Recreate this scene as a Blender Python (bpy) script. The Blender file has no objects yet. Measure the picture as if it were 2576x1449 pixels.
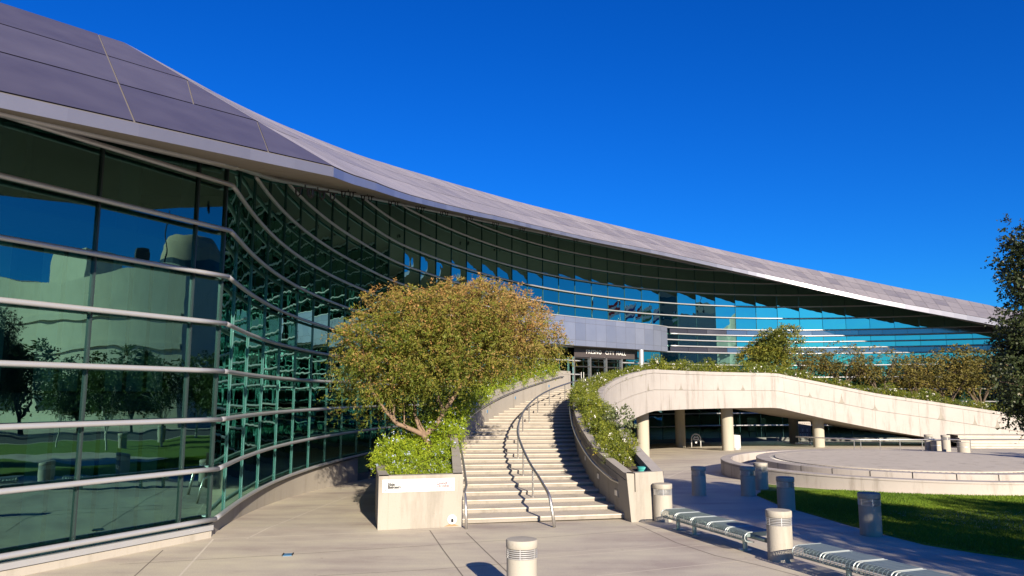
import bpy, math, random
import numpy as np
from mathutils import Vector
random.seed(7); RNG = np.random.default_rng(7)
SC = bpy.context.scene
COL = SC.collection
PI = math.pi

# ------------------------------------------------------------------ camera model
FPX = 1914.0; PITCH = math.atan(269.5/FPX); EYE = 4.0      # picture measured as 2576 x 1449
S = 1.39; Z0 = EYE-2.5*S                                   # facade rail spacing / lowest rail
def zk(k): return Z0+S*k
def ray(u, v):
    x = (u-1288)/FPX; y = (724.5-v)/FPX
    return np.array([x, math.cos(PITCH)-y*math.sin(PITCH), math.sin(PITCH)+y*math.cos(PITCH)])
def atz(u, v, z=0.0):
    d = ray(u, v); t = (z-EYE)/d[2]; return np.array([0, 0, EYE])+t*d
def atY(u, v, Y):
    d = ray(u, v); t = Y/d[1]; return np.array([0, 0, EYE])+t*d
def proj(P):
    x, y, z = P; z = z-EYE
    dy = y*math.cos(PITCH)+z*math.sin(PITCH); dz = -y*math.sin(PITCH)+z*math.cos(PITCH)
    return 1288+FPX*x/dy, 724.5-FPX*dz/dy
def ground_z(x, y):
    d = 49.6-math.hypot(x-39.5, y-40.5)
    w = min(1.0, max(0.0, 1-d/34.0))
    return -w*min(1.3, max(0.0, .046*(y-24)))
def on_ground(u, v):
    z = 0.0
    for _ in range(25):
        P = atz(u, v, z); z = .5*z+.5*ground_z(P[0], P[1])
    P = atz(u, v, z); return np.array([P[0], P[1], ground_z(P[0], P[1])])

# ------------------------------------------------------------------ object helpers
ORG = {}
def tag(o, label=None, cat=None, group=None, kind=None):
    if label: o['label'] = label
    if cat: o['category'] = cat
    if group: o['group'] = group
    if kind: o['kind'] = kind
    return o
def thing(name, loc, label, cat, group=None):
    o = bpy.data.objects.new(name, None); o.empty_display_size = .2
    COL.objects.link(o); o.location = loc; ORG[o.name] = np.array(loc, float)
    return tag(o, label, cat, group)
class MB:
    def __init__(s): s.v = []; s.f = []; s.m = []; s.t = []
    def add(s, vs, fs, mi=0, tone=0.0):
        b = len(s.v); s.v.extend([tuple(map(float, q)) for q in vs])
        for q in fs:
            s.f.append(tuple(b+i for i in q)); s.m.append(mi); s.t.append(tone)
    def quad(s, a, b, c, d, mi=0, tone=0.0): s.add([a, b, c, d], [(0, 1, 2, 3)], mi, tone)
    def box(s, c, d, rz=0.0, mi=0, tone=0.0):
        cx, cy, cz = c; hx, hy, hz = d[0]/2, d[1]/2, d[2]/2; ca, sa = math.cos(rz), math.sin(rz)
        vs = [(cx+x*hx*ca-y*hy*sa, cy+x*hx*sa+y*hy*ca, cz+z*hz) for z in (-1, 1) for x, y in ((-1, -1), (1, -1), (1, 1), (-1, 1))]
        s.add(vs, [(3, 2, 1, 0), (4, 5, 6, 7), (0, 1, 5, 4), (1, 2, 6, 5), (2, 3, 7, 6), (3, 0, 4, 7)], mi, tone)
    def tube(s, pts, r, n=8, cap=True, mi=0, tone=0.0):
        P = np.array(pts, float); m = len(P)
        R = np.full(m, r, float) if np.isscalar(r) else np.array(r, float)
        T = np.gradient(P, axis=0); T /= np.maximum(np.linalg.norm(T, axis=1), 1e-9)[:, None]
        up = np.array([0, 0, 1.0]) if abs(T[0][2]) < .9 else np.array([1.0, 0, 0])
        vs = []
        for i in range(m):
            a = up-np.dot(up, T[i])*T[i]; L = np.linalg.norm(a)
            if L < 1e-4: a = np.array([1.0, 0, 0])-T[i][0]*T[i]; L = np.linalg.norm(a)
            a /= L; b = np.cross(T[i], a); up = a
            for j in range(n):
                t = 2*PI*j/n; vs.append(P[i]+R[i]*(math.cos(t)*a+math.sin(t)*b))
        fs = [(i*n+j, i*n+(j+1) % n, (i+1)*n+(j+1) % n, (i+1)*n+j) for i in range(m-1) for j in range(n)]
        if cap: fs += [tuple(reversed(range(n))), tuple(range((m-1)*n, m*n))]
        s.add(vs, fs, mi, tone)
    def lathe(s, prof, c=(0, 0, 0), n=32, mi=0, a0=0.0, a1=2*PI, tone=0.0):
        full = abs(a1-a0-2*PI) < 1e-6; k = n if full else n+1; m = len(prof); vs = []
        for r, z in prof:
            for j in range(k):
                t = a0+(a1-a0)*j/n; vs.append((c[0]+r*math.cos(t), c[1]+r*math.sin(t), c[2]+z))
        fs = [(i*k+j, i*k+(j+1) % k, (i+1)*k+(j+1) % k, (i+1)*k+j) for i in range(m-1) for j in range(n)]
        s.add(vs, fs, mi, tone)
    def loft(s, rows, mi=0, closed=False, tone=0.0):
        k = len(rows[0]); vs = [p for r in rows for p in r]
        fs = [(i*k+j, i*k+(j+1) % k, (i+1)*k+(j+1) % k, (i+1)*k+j) for i in range(len(rows)-1) for j in range(k if closed else k-1)]
        s.add(vs, fs, mi, tone)
    def build(s, name, mats, parent=None, smooth=False, loc=None, tone=False, fix=True):
        me = bpy.data.meshes.new(name)
        o0 = np.zeros(3)
        if parent is not None: o0 = ORG[parent.name]
        elif loc is not None: o0 = np.array(loc, float)
        V = np.array(s.v, float)-o0
        me.from_pydata(V.tolist(), [], s.f)
        if not isinstance(mats, (list, tuple)): mats = [mats]
        for m in mats: me.materials.append(m)
        if len(mats) > 1: me.polygons.foreach_set('material_index', s.m)
        if smooth is True: me.polygons.foreach_set('use_smooth', [True]*len(s.f))
        if tone:
            a = me.attributes.new('tone', 'FLOAT', 'FACE'); a.data.foreach_set('value', np.array(s.t, dtype=np.float32))
        me.update()
        if smooth == 'auto':
            me.polygons.foreach_set('use_smooth', [True]*len(s.f)); me.set_sharp_from_angle(angle=math.radians(35))
        o = bpy.data.objects.new(name, me); COL.objects.link(o)
        if parent is not None: o.parent = parent; ORG[o.name] = o0
        else: o.location = o0; ORG[o.name] = o0
        return o
def copy_tree(o, parent=None):
    c = o.copy(); COL.objects.link(c)
    if parent is not None: c.parent = parent
    for ch in [q for q in o.children]: copy_tree(ch, c)
    return c
def quads_mesh(name, V, mat, parent, tone=None, k=4):
    """V: (n,k,3) array in world space -> one mesh"""
    n = len(V); me = bpy.data.meshes.new(name); o0 = ORG[parent.name] if parent is not None else np.zeros(3)
    me.vertices.add(n*k); me.vertices.foreach_set('co', (V.reshape(-1, 3)-o0).astype(np.float32).ravel())
    me.loops.add(n*k); me.loops.foreach_set('vertex_index', np.arange(n*k, dtype=np.int32))
    me.polygons.add(n); me.polygons.foreach_set('loop_start', np.arange(0, n*k, k, dtype=np.int32))
    me.update(calc_edges=True); me.validate()
    if tone is not None:
        a = me.attributes.new('tone', 'FLOAT', 'FACE'); a.data.foreach_set('value', tone.astype(np.float32))
    me.materials.append(mat)
    o = bpy.data.objects.new(name, me); COL.objects.link(o)
    if parent is not None: o.parent = parent
    ORG[o.name] = o0
    return o
def spline(P, n=None, step=None):
    P = np.array(P, float); t = np.r_[0, np.cumsum(np.linalg.norm(np.diff(P[:, :2], axis=0), axis=1))]
    m = np.gradient(P, t, axis=0)
    if step: n = max(2, int(round(t[-1]/step))+1)
    s = np.linspace(0, t[-1], n); out = []
    for x in s:
        i = min(np.searchsorted(t, x, side='right')-1, len(t)-2); h = t[i+1]-t[i]; a = (x-t[i])/h
        out.append((2*a**3-3*a**2+1)*P[i]+(a**3-2*a**2+a)*h*m[i]+(-2*a**3+3*a**2)*P[i+1]+(a**3-a**2)*h*m[i+1])
    return s, np.array(out)
def normals2(C):
    T = np.gradient(C[:, :2], axis=0); T /= np.linalg.norm(T, axis=1)[:, None]
    return np.c_[T[:, 1], -T[:, 0]]

# ------------------------------------------------------------------ materials
def mat(name):
    m = bpy.data.materials.new(name); m.use_nodes = True; nt = m.node_tree
    for n in list(nt.nodes): nt.nodes.remove(n)
    out = nt.nodes.new('ShaderNodeOutputMaterial'); return m, nt, out
def nd(nt, typ, **kw):
    n = nt.nodes.new(typ)
    for k, v in kw.items():
        if k in n.inputs: n.inputs[k].default_value = v
        else: setattr(n, k, v)
    return n
def rgb(c): return (c[0], c[1], c[2], 1.0)
def plain(name, c, rough=.6, metal=0.0, var=.12, scale=6.0, bump=0.0, bscale=40.0, spec=.5):
    m, nt, out = mat(name); L = nt.links
    b = nd(nt, 'ShaderNodeBsdfPrincipled', Roughness=rough, Metallic=metal); b.inputs['Specular IOR Level'].default_value = spec
    tc = nd(nt, 'ShaderNodeTexCoord'); nz = nd(nt, 'ShaderNodeTexNoise', Scale=scale, Detail=6.0)
    L.new(tc.outputs['Object'], nz.inputs['Vector'])
    mx = nd(nt, 'ShaderNodeMix', data_type='RGBA')
    mx.inputs[6].default_value = rgb([q*(1-var) for q in c]); mx.inputs[7].default_value = rgb([min(1, q*(1+var)) for q in c])
    L.new(nz.outputs['Fac'], mx.inputs[0]); L.new(mx.outputs[2], b.inputs['Base Color'])
    if bump:
        n2 = nd(nt, 'ShaderNodeTexNoise', Scale=bscale, Detail=4.0); L.new(tc.outputs['Object'], n2.inputs['Vector'])
        bp = nd(nt, 'ShaderNodeBump', Strength=bump, Distance=.02); L.new(n2.outputs['Fac'], bp.inputs['Height']); L.new(bp.outputs[0], b.inputs['Normal'])
    L.new(b.outputs[0], out.inputs[0]); return m
def concrete(name, c, stain=.35, streak=True, var=.10):
    m, nt, out = mat(name); L = nt.links
    b = nd(nt, 'ShaderNodeBsdfPrincipled', Roughness=.85); b.inputs['Specular IOR Level'].default_value = .25
    g = nd(nt, 'ShaderNodeNewGeometry')
    n1 = nd(nt, 'ShaderNodeTexNoise', Scale=.7, Detail=8.0, Roughness=.65); L.new(g.outputs['Position'], n1.inputs['Vector'])
    mp = nd(nt, 'ShaderNodeMapping'); mp.inputs['Scale'].default_value = (.9, .9, .13 if streak else .9); L.new(g.outputs['Position'], mp.inputs['Vector'])
    n2 = nd(nt, 'ShaderNodeTexNoise', Scale=1.6, Detail=7.0, Roughness=.7); L.new(mp.outputs[0], n2.inputs['Vector'])
    r2 = nd(nt, 'ShaderNodeMapRange'); r2.inputs[1].default_value = .52; r2.inputs[2].default_value = .72; L.new(n2.outputs['Fac'], r2.inputs[0])
    n3 = nd(nt, 'ShaderNodeTexNoise', Scale=22.0, Detail=3.0); L.new(g.outputs['Position'], n3.inputs['Vector'])
    r3 = nd(nt, 'ShaderNodeMapRange'); r3.inputs[1].default_value = .66; r3.inputs[2].default_value = .76; L.new(n3.outputs['Fac'], r3.inputs[0])
    mx = nd(nt, 'ShaderNodeMix', data_type='RGBA'); mx.inputs[6].default_value = rgb([q*(1-var) for q in c]); mx.inputs[7].default_value = rgb([min(1, q*(1+var)) for q in c])
    L.new(n1.outputs['Fac'], mx.inputs[0])
    m2 = nd(nt, 'ShaderNodeMix', data_type='RGBA', blend_type='MULTIPLY'); m2.inputs[7].default_value = rgb((.52, .50, .46))
    ml = nd(nt, 'ShaderNodeMath', operation='MULTIPLY'); ml.inputs[1].default_value = stain; L.new(r2.outputs[0], ml.inputs[0]); L.new(ml.outputs[0], m2.inputs[0]); L.new(mx.outputs[2], m2.inputs[6])
    m3 = nd(nt, 'ShaderNodeMix', data_type='RGBA', blend_type='MULTIPLY'); m3.inputs[7].default_value = rgb((.6, .57, .5))
    mm = nd(nt, 'ShaderNodeMath', operation='MULTIPLY'); mm.inputs[1].default_value = .55; L.new(r3.outputs[0], mm.inputs[0]); L.new(mm.outputs[0], m3.inputs[0]); L.new(m2.outputs[2], m3.inputs[6])
    L.new(m3.outputs[2], b.inputs['Base Color'])
    bp = nd(nt, 'ShaderNodeBump', Strength=.25, Distance=.015); L.new(n3.outputs['Fac'], bp.inputs['Height']); L.new(bp.outputs[0], b.inputs['Normal'])
    L.new(b.outputs[0], out.inputs[0]); return m
def tonemat(name, stops, rough=.6, metal=0.0, transl=0.0, spec=.3, noise=0.0, nscale=2.0):
    """colour from the per-face 'tone' attribute (0..1)"""
    m, nt, out = mat(name); L = nt.links
    at = nd(nt, 'ShaderNodeAttribute'); at.attribute_name = 'tone'
    rp = nd(nt, 'ShaderNodeValToRGB'); cr = rp.color_ramp
    while len(cr.elements) > 1: cr.elements.remove(cr.elements[-1])
    cr.elements[0].position = stops[0][0]; cr.elements[0].color = rgb(stops[0][1])
    for p, c in stops[1:]:
        e = cr.elements.new(p); e.color = rgb(c)
    fac = at.outputs['Fac']
    if noise:
        tc = nd(nt, 'ShaderNodeTexCoord'); nz = nd(nt, 'ShaderNodeTexNoise', Scale=nscale, Detail=6.0); L.new(tc.outputs['Object'], nz.inputs['Vector'])
        ma = nd(nt, 'ShaderNodeMath', operation='MULTIPLY_ADD'); ma.inputs[1].default_value = noise; L.new(nz.outputs['Fac'], ma.inputs[0])
        sb = nd(nt, 'ShaderNodeMath', operation='SUBTRACT'); sb.inputs[1].default_value = noise*.5; L.new(at.outputs['Fac'], sb.inputs[0]); L.new(sb.outputs[0], ma.inputs[2]); fac = ma.outputs[0]
    L.new(fac, rp.inputs[0])
    b = nd(nt, 'ShaderNodeBsdfPrincipled', Roughness=rough, Metallic=metal); b.inputs['Specular IOR Level'].default_value = spec
    L.new(rp.outputs[0], b.inputs['Base Color'])
    if transl:
        t = nd(nt, 'ShaderNodeBsdfTranslucent'); L.new(rp.outputs[0], t.inputs[0])
        mx = nd(nt, 'ShaderNodeMixShader'); mx.inputs[0].default_value = transl; L.new(b.outputs[0], mx.inputs[1]); L.new(t.outputs[0], mx.inputs[2]); L.new(mx.outputs[0], out.inputs[0])
    else: L.new(b.outputs[0], out.inputs[0])
    return m
def glassmat(name, refl, trans, fac, wav=.02):
    m, nt, out = mat(name); L = nt.links
    gl = nd(nt, 'ShaderNodeBsdfGlossy', Roughness=.0); gl.inputs['Color'].default_value = rgb(refl)
    tr = nd(nt, 'ShaderNodeBsdfTransparent'); tr.inputs['Color'].default_value = rgb(trans)
    fr = nd(nt, 'ShaderNodeFresnel', IOR=1.5)
    ma = nd(nt, 'ShaderNodeMath', operation='MULTIPLY_ADD', use_clamp=True); ma.inputs[1].default_value = 1-fac; ma.inputs[2].default_value = fac; L.new(fr.outputs[0], ma.inputs[0])
    g = nd(nt, 'ShaderNodeNewGeometry'); nz = nd(nt, 'ShaderNodeTexNoise', Scale=.55, Detail=2.0); L.new(g.outputs['Position'], nz.inputs['Vector'])
    bp = nd(nt, 'ShaderNodeBump', Strength=wav, Distance=.6); L.new(nz.outputs['Fac'], bp.inputs['Height']); L.new(bp.outputs[0], gl.inputs['Normal'])
    mx = nd(nt, 'ShaderNodeMixShader'); L.new(ma.outputs[0], mx.inputs[0]); L.new(tr.outputs[0], mx.inputs[1]); L.new(gl.outputs[0], mx.inputs[2])
    L.new(mx.outputs[0], out.inputs[0]); return m
M = {}
M['wall'] = concrete('terrace_concrete', (.345, .32, .295), stain=.75, var=.16)
M['planter'] = concrete('planter_concrete', (.315, .29, .25), stain=.6)
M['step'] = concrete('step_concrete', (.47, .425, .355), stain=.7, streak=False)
M['riser'] = concrete('riser_concrete', (.265, .24, .205), stain=.7)  # same concrete as the treads, darkened to offset the stronger sun on risers
M['plinth'] = concrete('plinth_concrete', (0.36, 0.33, 0.285), stain=.45)
M['fount'] = concrete('fountain_concrete', (0.38, 0.345, 0.31), stain=.95)
M['column'] = concrete('column_concrete', (0.36, 0.335, 0.27), stain=.3)
M['bollard'] = concrete('bollard_concrete', (0.36, 0.335, 0.285), stain=.6)
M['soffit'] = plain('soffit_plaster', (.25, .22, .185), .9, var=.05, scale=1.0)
M['cream'] = concrete('cream_cladding', (.56, .53, .42), stain=.3)
M['alu'] = plain('rail_aluminium', (.47, .475, .49), .38, .5, var=.05)
M['steel'] = plain('brushed_steel', (.55, .53, .50), .32, .9, var=.06)
M['dark'] = plain('dark_metal', (.03, .03, .032), .5, .3, var=.1)
M['white'] = plain('white_paint', (.55, .55, .54), .5, 0, var=.03)
M['mullion'] = plain('mullion_metal', (.04, .06, .06), .35, .5, var=.05)
M['fin'] = plain('glass_edge', (.035, .105, .10), .25, .1, var=.05)
M['roof_under'] = plain('roof_underlay', (.12, .11, .11), .8, 0, var=.05)
M['louvre'] = plain('louvre_aluminium', (.70, .70, .70), .33, .7, var=.04)
M['ink'] = plain('sign_ink', (.05, .05, .05), .6, 0, var=.02)
M['faint'] = plain('faded_ink', (.20, .15, .16), .7, 0, var=.05)
M['paleink'] = plain('washed_ink', (.40, .45, .52), .7, 0, var=.05)
M['letter'] = plain('letter_metal', (.86, .84, .80), .4, .2, var=.02)
M['teal'] = plain('teal_plastic', (.05, .33, .30), .45, 0, var=.06)
M['blue'] = plain('blue_cover', (.07, .20, .36), .5, .1, var=.3, scale=9)
M['soil'] = plain('planter_soil', (.06, .045, .03), .95, 0, var=.3, scale=8, bump=.5)
M['interior'] = plain('interior_wall', (.22, .27, .25), .9, 0, var=.08, scale=.6)
M['slab'] = plain('interior_slab', (.13, .14, .13), .9, 0, var=.05)
M['blind'] = plain('interior_blind', (.46, .55, .51), .9, 0, var=.05)
M['bark'] = plain('tree_bark', (.20, .135, .09), .9, 0, var=.4, scale=7, bump=.6, bscale=18)
M['darkbark'] = plain('dark_bark', (.09, .065, .045), .9, 0, var=.35, scale=7, bump=.6, bscale=18)
M['palebark'] = plain('pale_bark', (.55, .52, .46), .8, 0, var=.2, scale=5, bump=.4, bscale=14)
M['bench'] = plain('bench_steel', (.30, .38, .37), .38, .6, var=.05)
M['benchend'] = plain('bench_loop_steel', (.42, .47, .46), .35, .4, var=.03)
M['grate'] = plain('drain_grate', (.06, .06, .06), .6, .4, var=.1)
M['window_dark'] = plain('dark_window', (.03, .04, .045), .15, 0, var=.1)
M['brick'] = plain('tan_facade', (.30, .24, .18), .9, 0, var=.1)
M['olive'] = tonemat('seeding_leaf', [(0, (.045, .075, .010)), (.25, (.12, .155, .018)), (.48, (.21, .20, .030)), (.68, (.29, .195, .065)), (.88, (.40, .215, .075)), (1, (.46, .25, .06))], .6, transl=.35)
M['lime'] = tonemat('plumbago_leaf', [(0, (.08, .14, .010)), (.5, (.27, .36, .02)), (1, (.52, .55, .05))], .55, transl=.35)
M['rose'] = tonemat('rose_leaf', [(0, (.06, .09, .012)), (.5, (.17, .20, .022)), (.85, (.32, .31, .035)), (1, (.42, .32, .06))], .55, transl=.3)
M['petal'] = tonemat('rose_petal', [(0, (.80, .74, .58)), (.4, (.86, .84, .78)), (1, (.90, .90, .88))], .6, transl=.25)
M['pblue'] = tonemat('plumbago_petal', [(0, (.42, .52, .80)), (1, (.72, .78, .90))], .6, transl=.25)
M['terrace'] = tonemat('terrace_leaf', [(0, (.05, .07, .012)), (.5, (.17, .185, .022)), (.8, (.26, .21, .035)), (1, (.34, .23, .05))], .6, transl=.3)
M['brownleaf'] = tonemat('brown_olive_leaf', [(0, (.06, .06, .014)), (.5, (.17, .145, .030)), (.8, (.25, .185, .045)), (1, (.32, .20, .06))], .6, transl=.3)
M['greyleaf'] = tonemat('grey_green_leaf', [(0, (.07, .09, .04)), (.5, (.17, .20, .09)), (1, (.30, .32, .17))], .6, transl=.3)
M['darkleaf'] = tonemat('dark_leaf', [(0, (.018, .03, .010)), (.6, (.04, .055, .018)), (.9, (.10, .10, .035)), (1, (.20, .13, .08))], .45, transl=.15)
M['greenleaf'] = tonemat('green_leaf', [(0, (.025, .05, .012)), (.6, (.06, .10, .02)), (1, (.14, .17, .04))], .5, transl=.3)
M['grass'] = tonemat('grass_blade', [(0, (.06, .12, .010)), (.6, (.14, .235, .014)), (1, (.26, .31, .03))], .7, transl=.3)
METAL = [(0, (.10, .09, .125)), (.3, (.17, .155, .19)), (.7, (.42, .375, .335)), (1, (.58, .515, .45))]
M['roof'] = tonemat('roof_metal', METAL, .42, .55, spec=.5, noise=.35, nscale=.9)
M['fascia'] = tonemat('fascia_metal', [(0, (.24, .235, .275)), (1, (.38, .37, .40))], .40, .7, spec=.5, noise=.3, nscale=1.6)
M['band'] = tonemat('cladding_metal', [(0, (.17, .20, .29)), (.5, (.235, .265, .36)), (1, (.31, .34, .44))], .30, .5, spec=.5, noise=.5, nscale=.8)
M['spandrel'] = tonemat('spandrel_metal', [(0, (.17, .17, .21)), (1, (.27, .27, .32))], .12, .85, spec=.5)
M['glass'] = glassmat('facade_glass', (.41, .80, .70), (.06, .15, .125), .62, .016)
M['frontglass'] = glassmat('front_glass', (.31, .64, .56), (.30, .62, .53), .42, .009)
M['doorglass'] = glassmat('door_glass', (.6, .66, .7), (.25, .27, .27), .25, .005)

# ground with mottling and joints
def groundmat():
    m, nt, out = mat('plaza_paving'); L = nt.links
    b = nd(nt, 'ShaderNodeBsdfPrincipled', Roughness=.72); b.inputs['Specular IOR Level'].default_value = .3
    g = nd(nt, 'ShaderNodeNewGeometry')
    n1 = nd(nt, 'ShaderNodeTexNoise', Scale=.35, Detail=8.0, Roughness=.62); L.new(g.outputs['Position'], n1.inputs['Vector'])
    mp = nd(nt, 'ShaderNodeMapping'); mp.inputs['Scale'].default_value = (.25, 1.3, 1); mp.inputs['Rotation'].default_value = (0, 0, -.2); L.new(g.outputs['Position'], mp.inputs['Vector'])
    n2 = nd(nt, 'ShaderNodeTexNoise', Scale=.8, Detail=7.0, Roughness=.6); L.new(mp.outputs[0], n2.inputs['Vector'])
    n3 = nd(nt, 'ShaderNodeTexNoise', Scale=30.0, Detail=3.0); L.new(g.outputs['Position'], n3.inputs['Vector'])
    rp = nd(nt, 'ShaderNodeValToRGB'); cr = rp.color_ramp
    cr.elements[0].position = .38; cr.elements[0].color = rgb((.37, .315, .27)); cr.elements[1].position = .62; cr.elements[1].color = rgb((.56, .515, .39))
    e = cr.elements.new(.5); e.color = rgb((.48, .43, .35))
    ad = nd(nt, 'ShaderNodeMath', operation='ADD'); L.new(n1.outputs['Fac'], ad.inputs[0]); L.new(n2.outputs['Fac'], ad.inputs[1])
    hf = nd(nt, 'ShaderNodeMath', operation='MULTIPLY'); hf.inputs[1].default_value = .5; L.new(ad.outputs[0], hf.inputs[0]); L.new(hf.outputs[0], rp.inputs[0])
    cur = rp.outputs[0]
    r3 = nd(nt, 'ShaderNodeMapRange'); r3.inputs[1].default_value = .3; r3.inputs[2].default_value = .7; r3.inputs[3].default_value = .88; r3.inputs[4].default_value = 1.08; L.new(n3.outputs['Fac'], r3.inputs[0])
    mu = nd(nt, 'ShaderNodeMix', data_type='RGBA', blend_type='MULTIPLY'); mu.inputs[0].default_value = 1; L.new(cur, mu.inputs[6]); L.new(r3.outputs[0], mu.inputs[7]); cur = mu.outputs[2]
    # stray dark stains
    n4 = nd(nt, 'ShaderNodeTexNoise', Scale=1.7, Detail=5.0, Roughness=.7); L.new(g.outputs['Position'], n4.inputs['Vector'])
    r4 = nd(nt, 'ShaderNodeMapRange'); r4.inputs[1].default_value = .60; r4.inputs[2].default_value = .80; r4.inputs[4].default_value = .45; L.new(n4.outputs['Fac'], r4.inputs[0])
    ms = nd(nt, 'ShaderNodeMix', data_type='RGBA', blend_type='MULTIPLY'); ms.inputs[7].default_value = rgb((.62, .56, .52)); L.new(r4.outputs[0], ms.inputs[0]); L.new(cur, ms.inputs[6]); cur = ms.outputs[2]
    vo = nd(nt, 'ShaderNodeTexVoronoi', Scale=1.15); L.new(g.outputs['Position'], vo.inputs['Vector'])   # gum spots
    rv = nd(nt, 'ShaderNodeMapRange'); rv.inputs[1].default_value = .030; rv.inputs[2].default_value = .045; rv.inputs[3].default_value = .55; rv.inputs[4].default_value = 0; L.new(vo.outputs['Distance'], rv.inputs[0])
    mg = nd(nt, 'ShaderNodeMix', data_type='RGBA', blend_type='MULTIPLY'); mg.inputs[7].default_value = rgb((.45, .42, .4)); L.new(rv.outputs[0], mg.inputs[0]); L.new(cur, mg.inputs[6]); cur = mg.outputs[2]
    L.new(cur, b.inputs['Base Color'])
    bp = nd(nt, 'ShaderNodeBump', Strength=.15, Distance=.01); L.new(n3.outputs['Fac'], bp.inputs['Height']); L.new(bp.outputs[0], b.inputs['Normal'])
    L.new(b.outputs[0], out.inputs[0]); return m
M['ground'] = groundmat()
M['joint_d'] = plain('joint_dark', (.17, .145, .12), .9, 0, var=.2)
M['joint_l'] = plain('joint_light', (.60, .55, .46), .9, 0, var=.1)
M['lawn'] = plain('lawn_turf', (.115, .19, .012), .9, 0, var=.45, scale=2.5, bump=.8, bscale=60)

# ------------------------------------------------------------------ world, sun, camera
SUN = np.array([.287, -.958, math.tan(math.radians(19.0))]); SUN /= np.linalg.norm(SUN)
W = bpy.data.worlds.new('World'); SC.world = W; W.use_nodes = True; nt = W.node_tree
bg = nt.nodes['Background']; sky = nt.nodes.new('ShaderNodeTexSky'); sky.sky_type = 'NISHITA'; sky.sun_disc = False
sky.sun_elevation = math.radians(19); sky.sun_rotation = math.atan2(SUN[0], SUN[1]); sky.air_density = 1.0; sky.dust_density = .3; sky.ozone_density = 3.0; sky.altitude = 100
hs = nt.nodes.new('ShaderNodeHueSaturation'); hs.inputs['Saturation'].default_value = 1.35; hs.inputs['Value'].default_value = 1.0
nt.links.new(sky.outputs[0], hs.inputs['Color'])
tn = nt.nodes.new('ShaderNodeMix'); tn.data_type = 'RGBA'; tn.blend_type = 'MULTIPLY'; tn.inputs[0].default_value = 1; tn.inputs[7].default_value = (.08, .475, 1.0, 1)   # deep polarised blue
nt.links.new(hs.outputs[0], tn.inputs[6]); nt.links.new(tn.outputs[2], bg.inputs['Color']); bg.inputs['Strength'].default_value = .07
sl = bpy.data.lights.new('sun', 'SUN'); sl.energy = 5.0; sl.angle = math.radians(.5); sl.color = (1.0, .87, .70)
so = bpy.data.objects.new('sun', sl); COL.objects.link(so); so.rotation_euler = Vector(tuple(-SUN)).to_track_quat('-Z', 'Y').to_euler()
cd = bpy.data.cameras.new('camera'); cd.lens = 36*FPX/2576; cd.sensor_width = 36; cd.clip_end = 3000; cd.clip_start = .1
co = bpy.data.objects.new('camera', cd); COL.objects.link(co); co.location = (0, 0, EYE); co.rotation_euler = (PI/2+PITCH, 0, 0); SC.camera = co
SC.view_settings.view_transform = 'Standard'; SC.view_settings.look = 'None'; SC.view_settings.gamma = 1; SC.view_settings.exposure = 1.1
SC.cycles.max_bounces = 8; SC.cycles.transparent_max_bounces = 12; SC.cycles.caustics_reflective = False; SC.cycles.caustics_refractive = False
try: SC.cycles.use_denoising = True
except Exception: pass

# ------------------------------------------------------------------ ground sheet
def axis(a, b, lo, hi):
    q = [-1500, -700, -300, -150, -80]; q = [x for x in q if x < a]
    return q+list(np.arange(a, b+.01, 1.5))+[x for x in (150, 300, 700, 1500, 2600) if x > b]
gx = axis(-30, 75, 0, 0); gy = axis(-30, 105, 0, 0)
mb = MB(); mb.loft([[(x, y, ground_z(x, y)) for x in gx] for y in gy])
tag(mb.build('ground', M['ground']), kind='structure', label='pale concrete plaza paving')
def strip(name, pts, w, mt, lift=.004):
    """thin joint following the ground along a polyline"""
    P = []
    for a, b in zip(pts[:-1], pts[1:]):
        n = max(1, int(np.linalg.norm(np.array(b)-np.array(a))/.75))
        for i in range(n): P.append(np.array(a)+(np.array(b)-np.array(a))*i/n)
    P.append(np.array(pts[-1])); P = np.array(P)[:, :2]; N = normals2(P)
    mb = MB(); mb.loft([[(*(p-n*w/2), ground_z(*p)+lift), (*(p+n*w/2), ground_z(*p)+lift)] for p, n in zip(P, N)])
    return tag(mb.build(name, mt), kind='structure')
def G(u, v): return on_ground(u, v)[:2]
# (light / dark) paving joints measured from the picture
for pts, w, mt in [
    ([(537, 1356), (760, 1347), (950, 1339), (1160, 1328)], .05, 'joint_l'),
    ([(537, 1356), (452, 1449), (430, 1475)], .05, 'joint_l'),
    ([(410, 1384), (339, 1449), (315, 1472)], .03, 'joint_d'),
    ([(620, 1356), (700, 1319), (790, 1282), (872, 1250)], .04, 'joint_l'),
    ([(1081, 1334), (1115, 1384), (1164, 1449), (1180, 1470)], .03, 'joint_d'),
    ([(1173, 1340), (1222, 1388), (1277, 1440), (1300, 1462)], .03, 'joint_d'),
    ([(520, 1372), (830, 1359), (1160, 1342), (1420, 1327)], .025, 'joint_l'),
    ([(300, 1420), (700, 1397), (1100, 1371), (1400, 1350), (1680, 1328)], .022, 'joint_d'),
    ([(1349, 1405), (1500, 1393), (1676, 1379), (1800, 1369)], .035, 'joint_l'),
    ([(1349, 1396), (1500, 1384), (1650, 1372)], .022, 'joint_l'),
    ([(1500, 1449), (1700, 1428), (1880, 1410)], .03, 'joint_l'),
    ([(1300, 1416), (1100, 1432), (800, 1449)], .022, 'joint_d'),
    ([(1600, 1320), (1700, 1365), (1800, 1398), (1900, 1420), (2010, 1449)], .03, 'joint_d'),
    ([(1670, 1205), (1720, 1185), (1790, 1168)], .05, 'joint_l'),
    ([(2040, 1385), (2200, 1372), (2360, 1361)], .05, 'joint_l'),
]:
    strip('paving_joint', [G(*q) for q in pts], w, M[mt])

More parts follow.
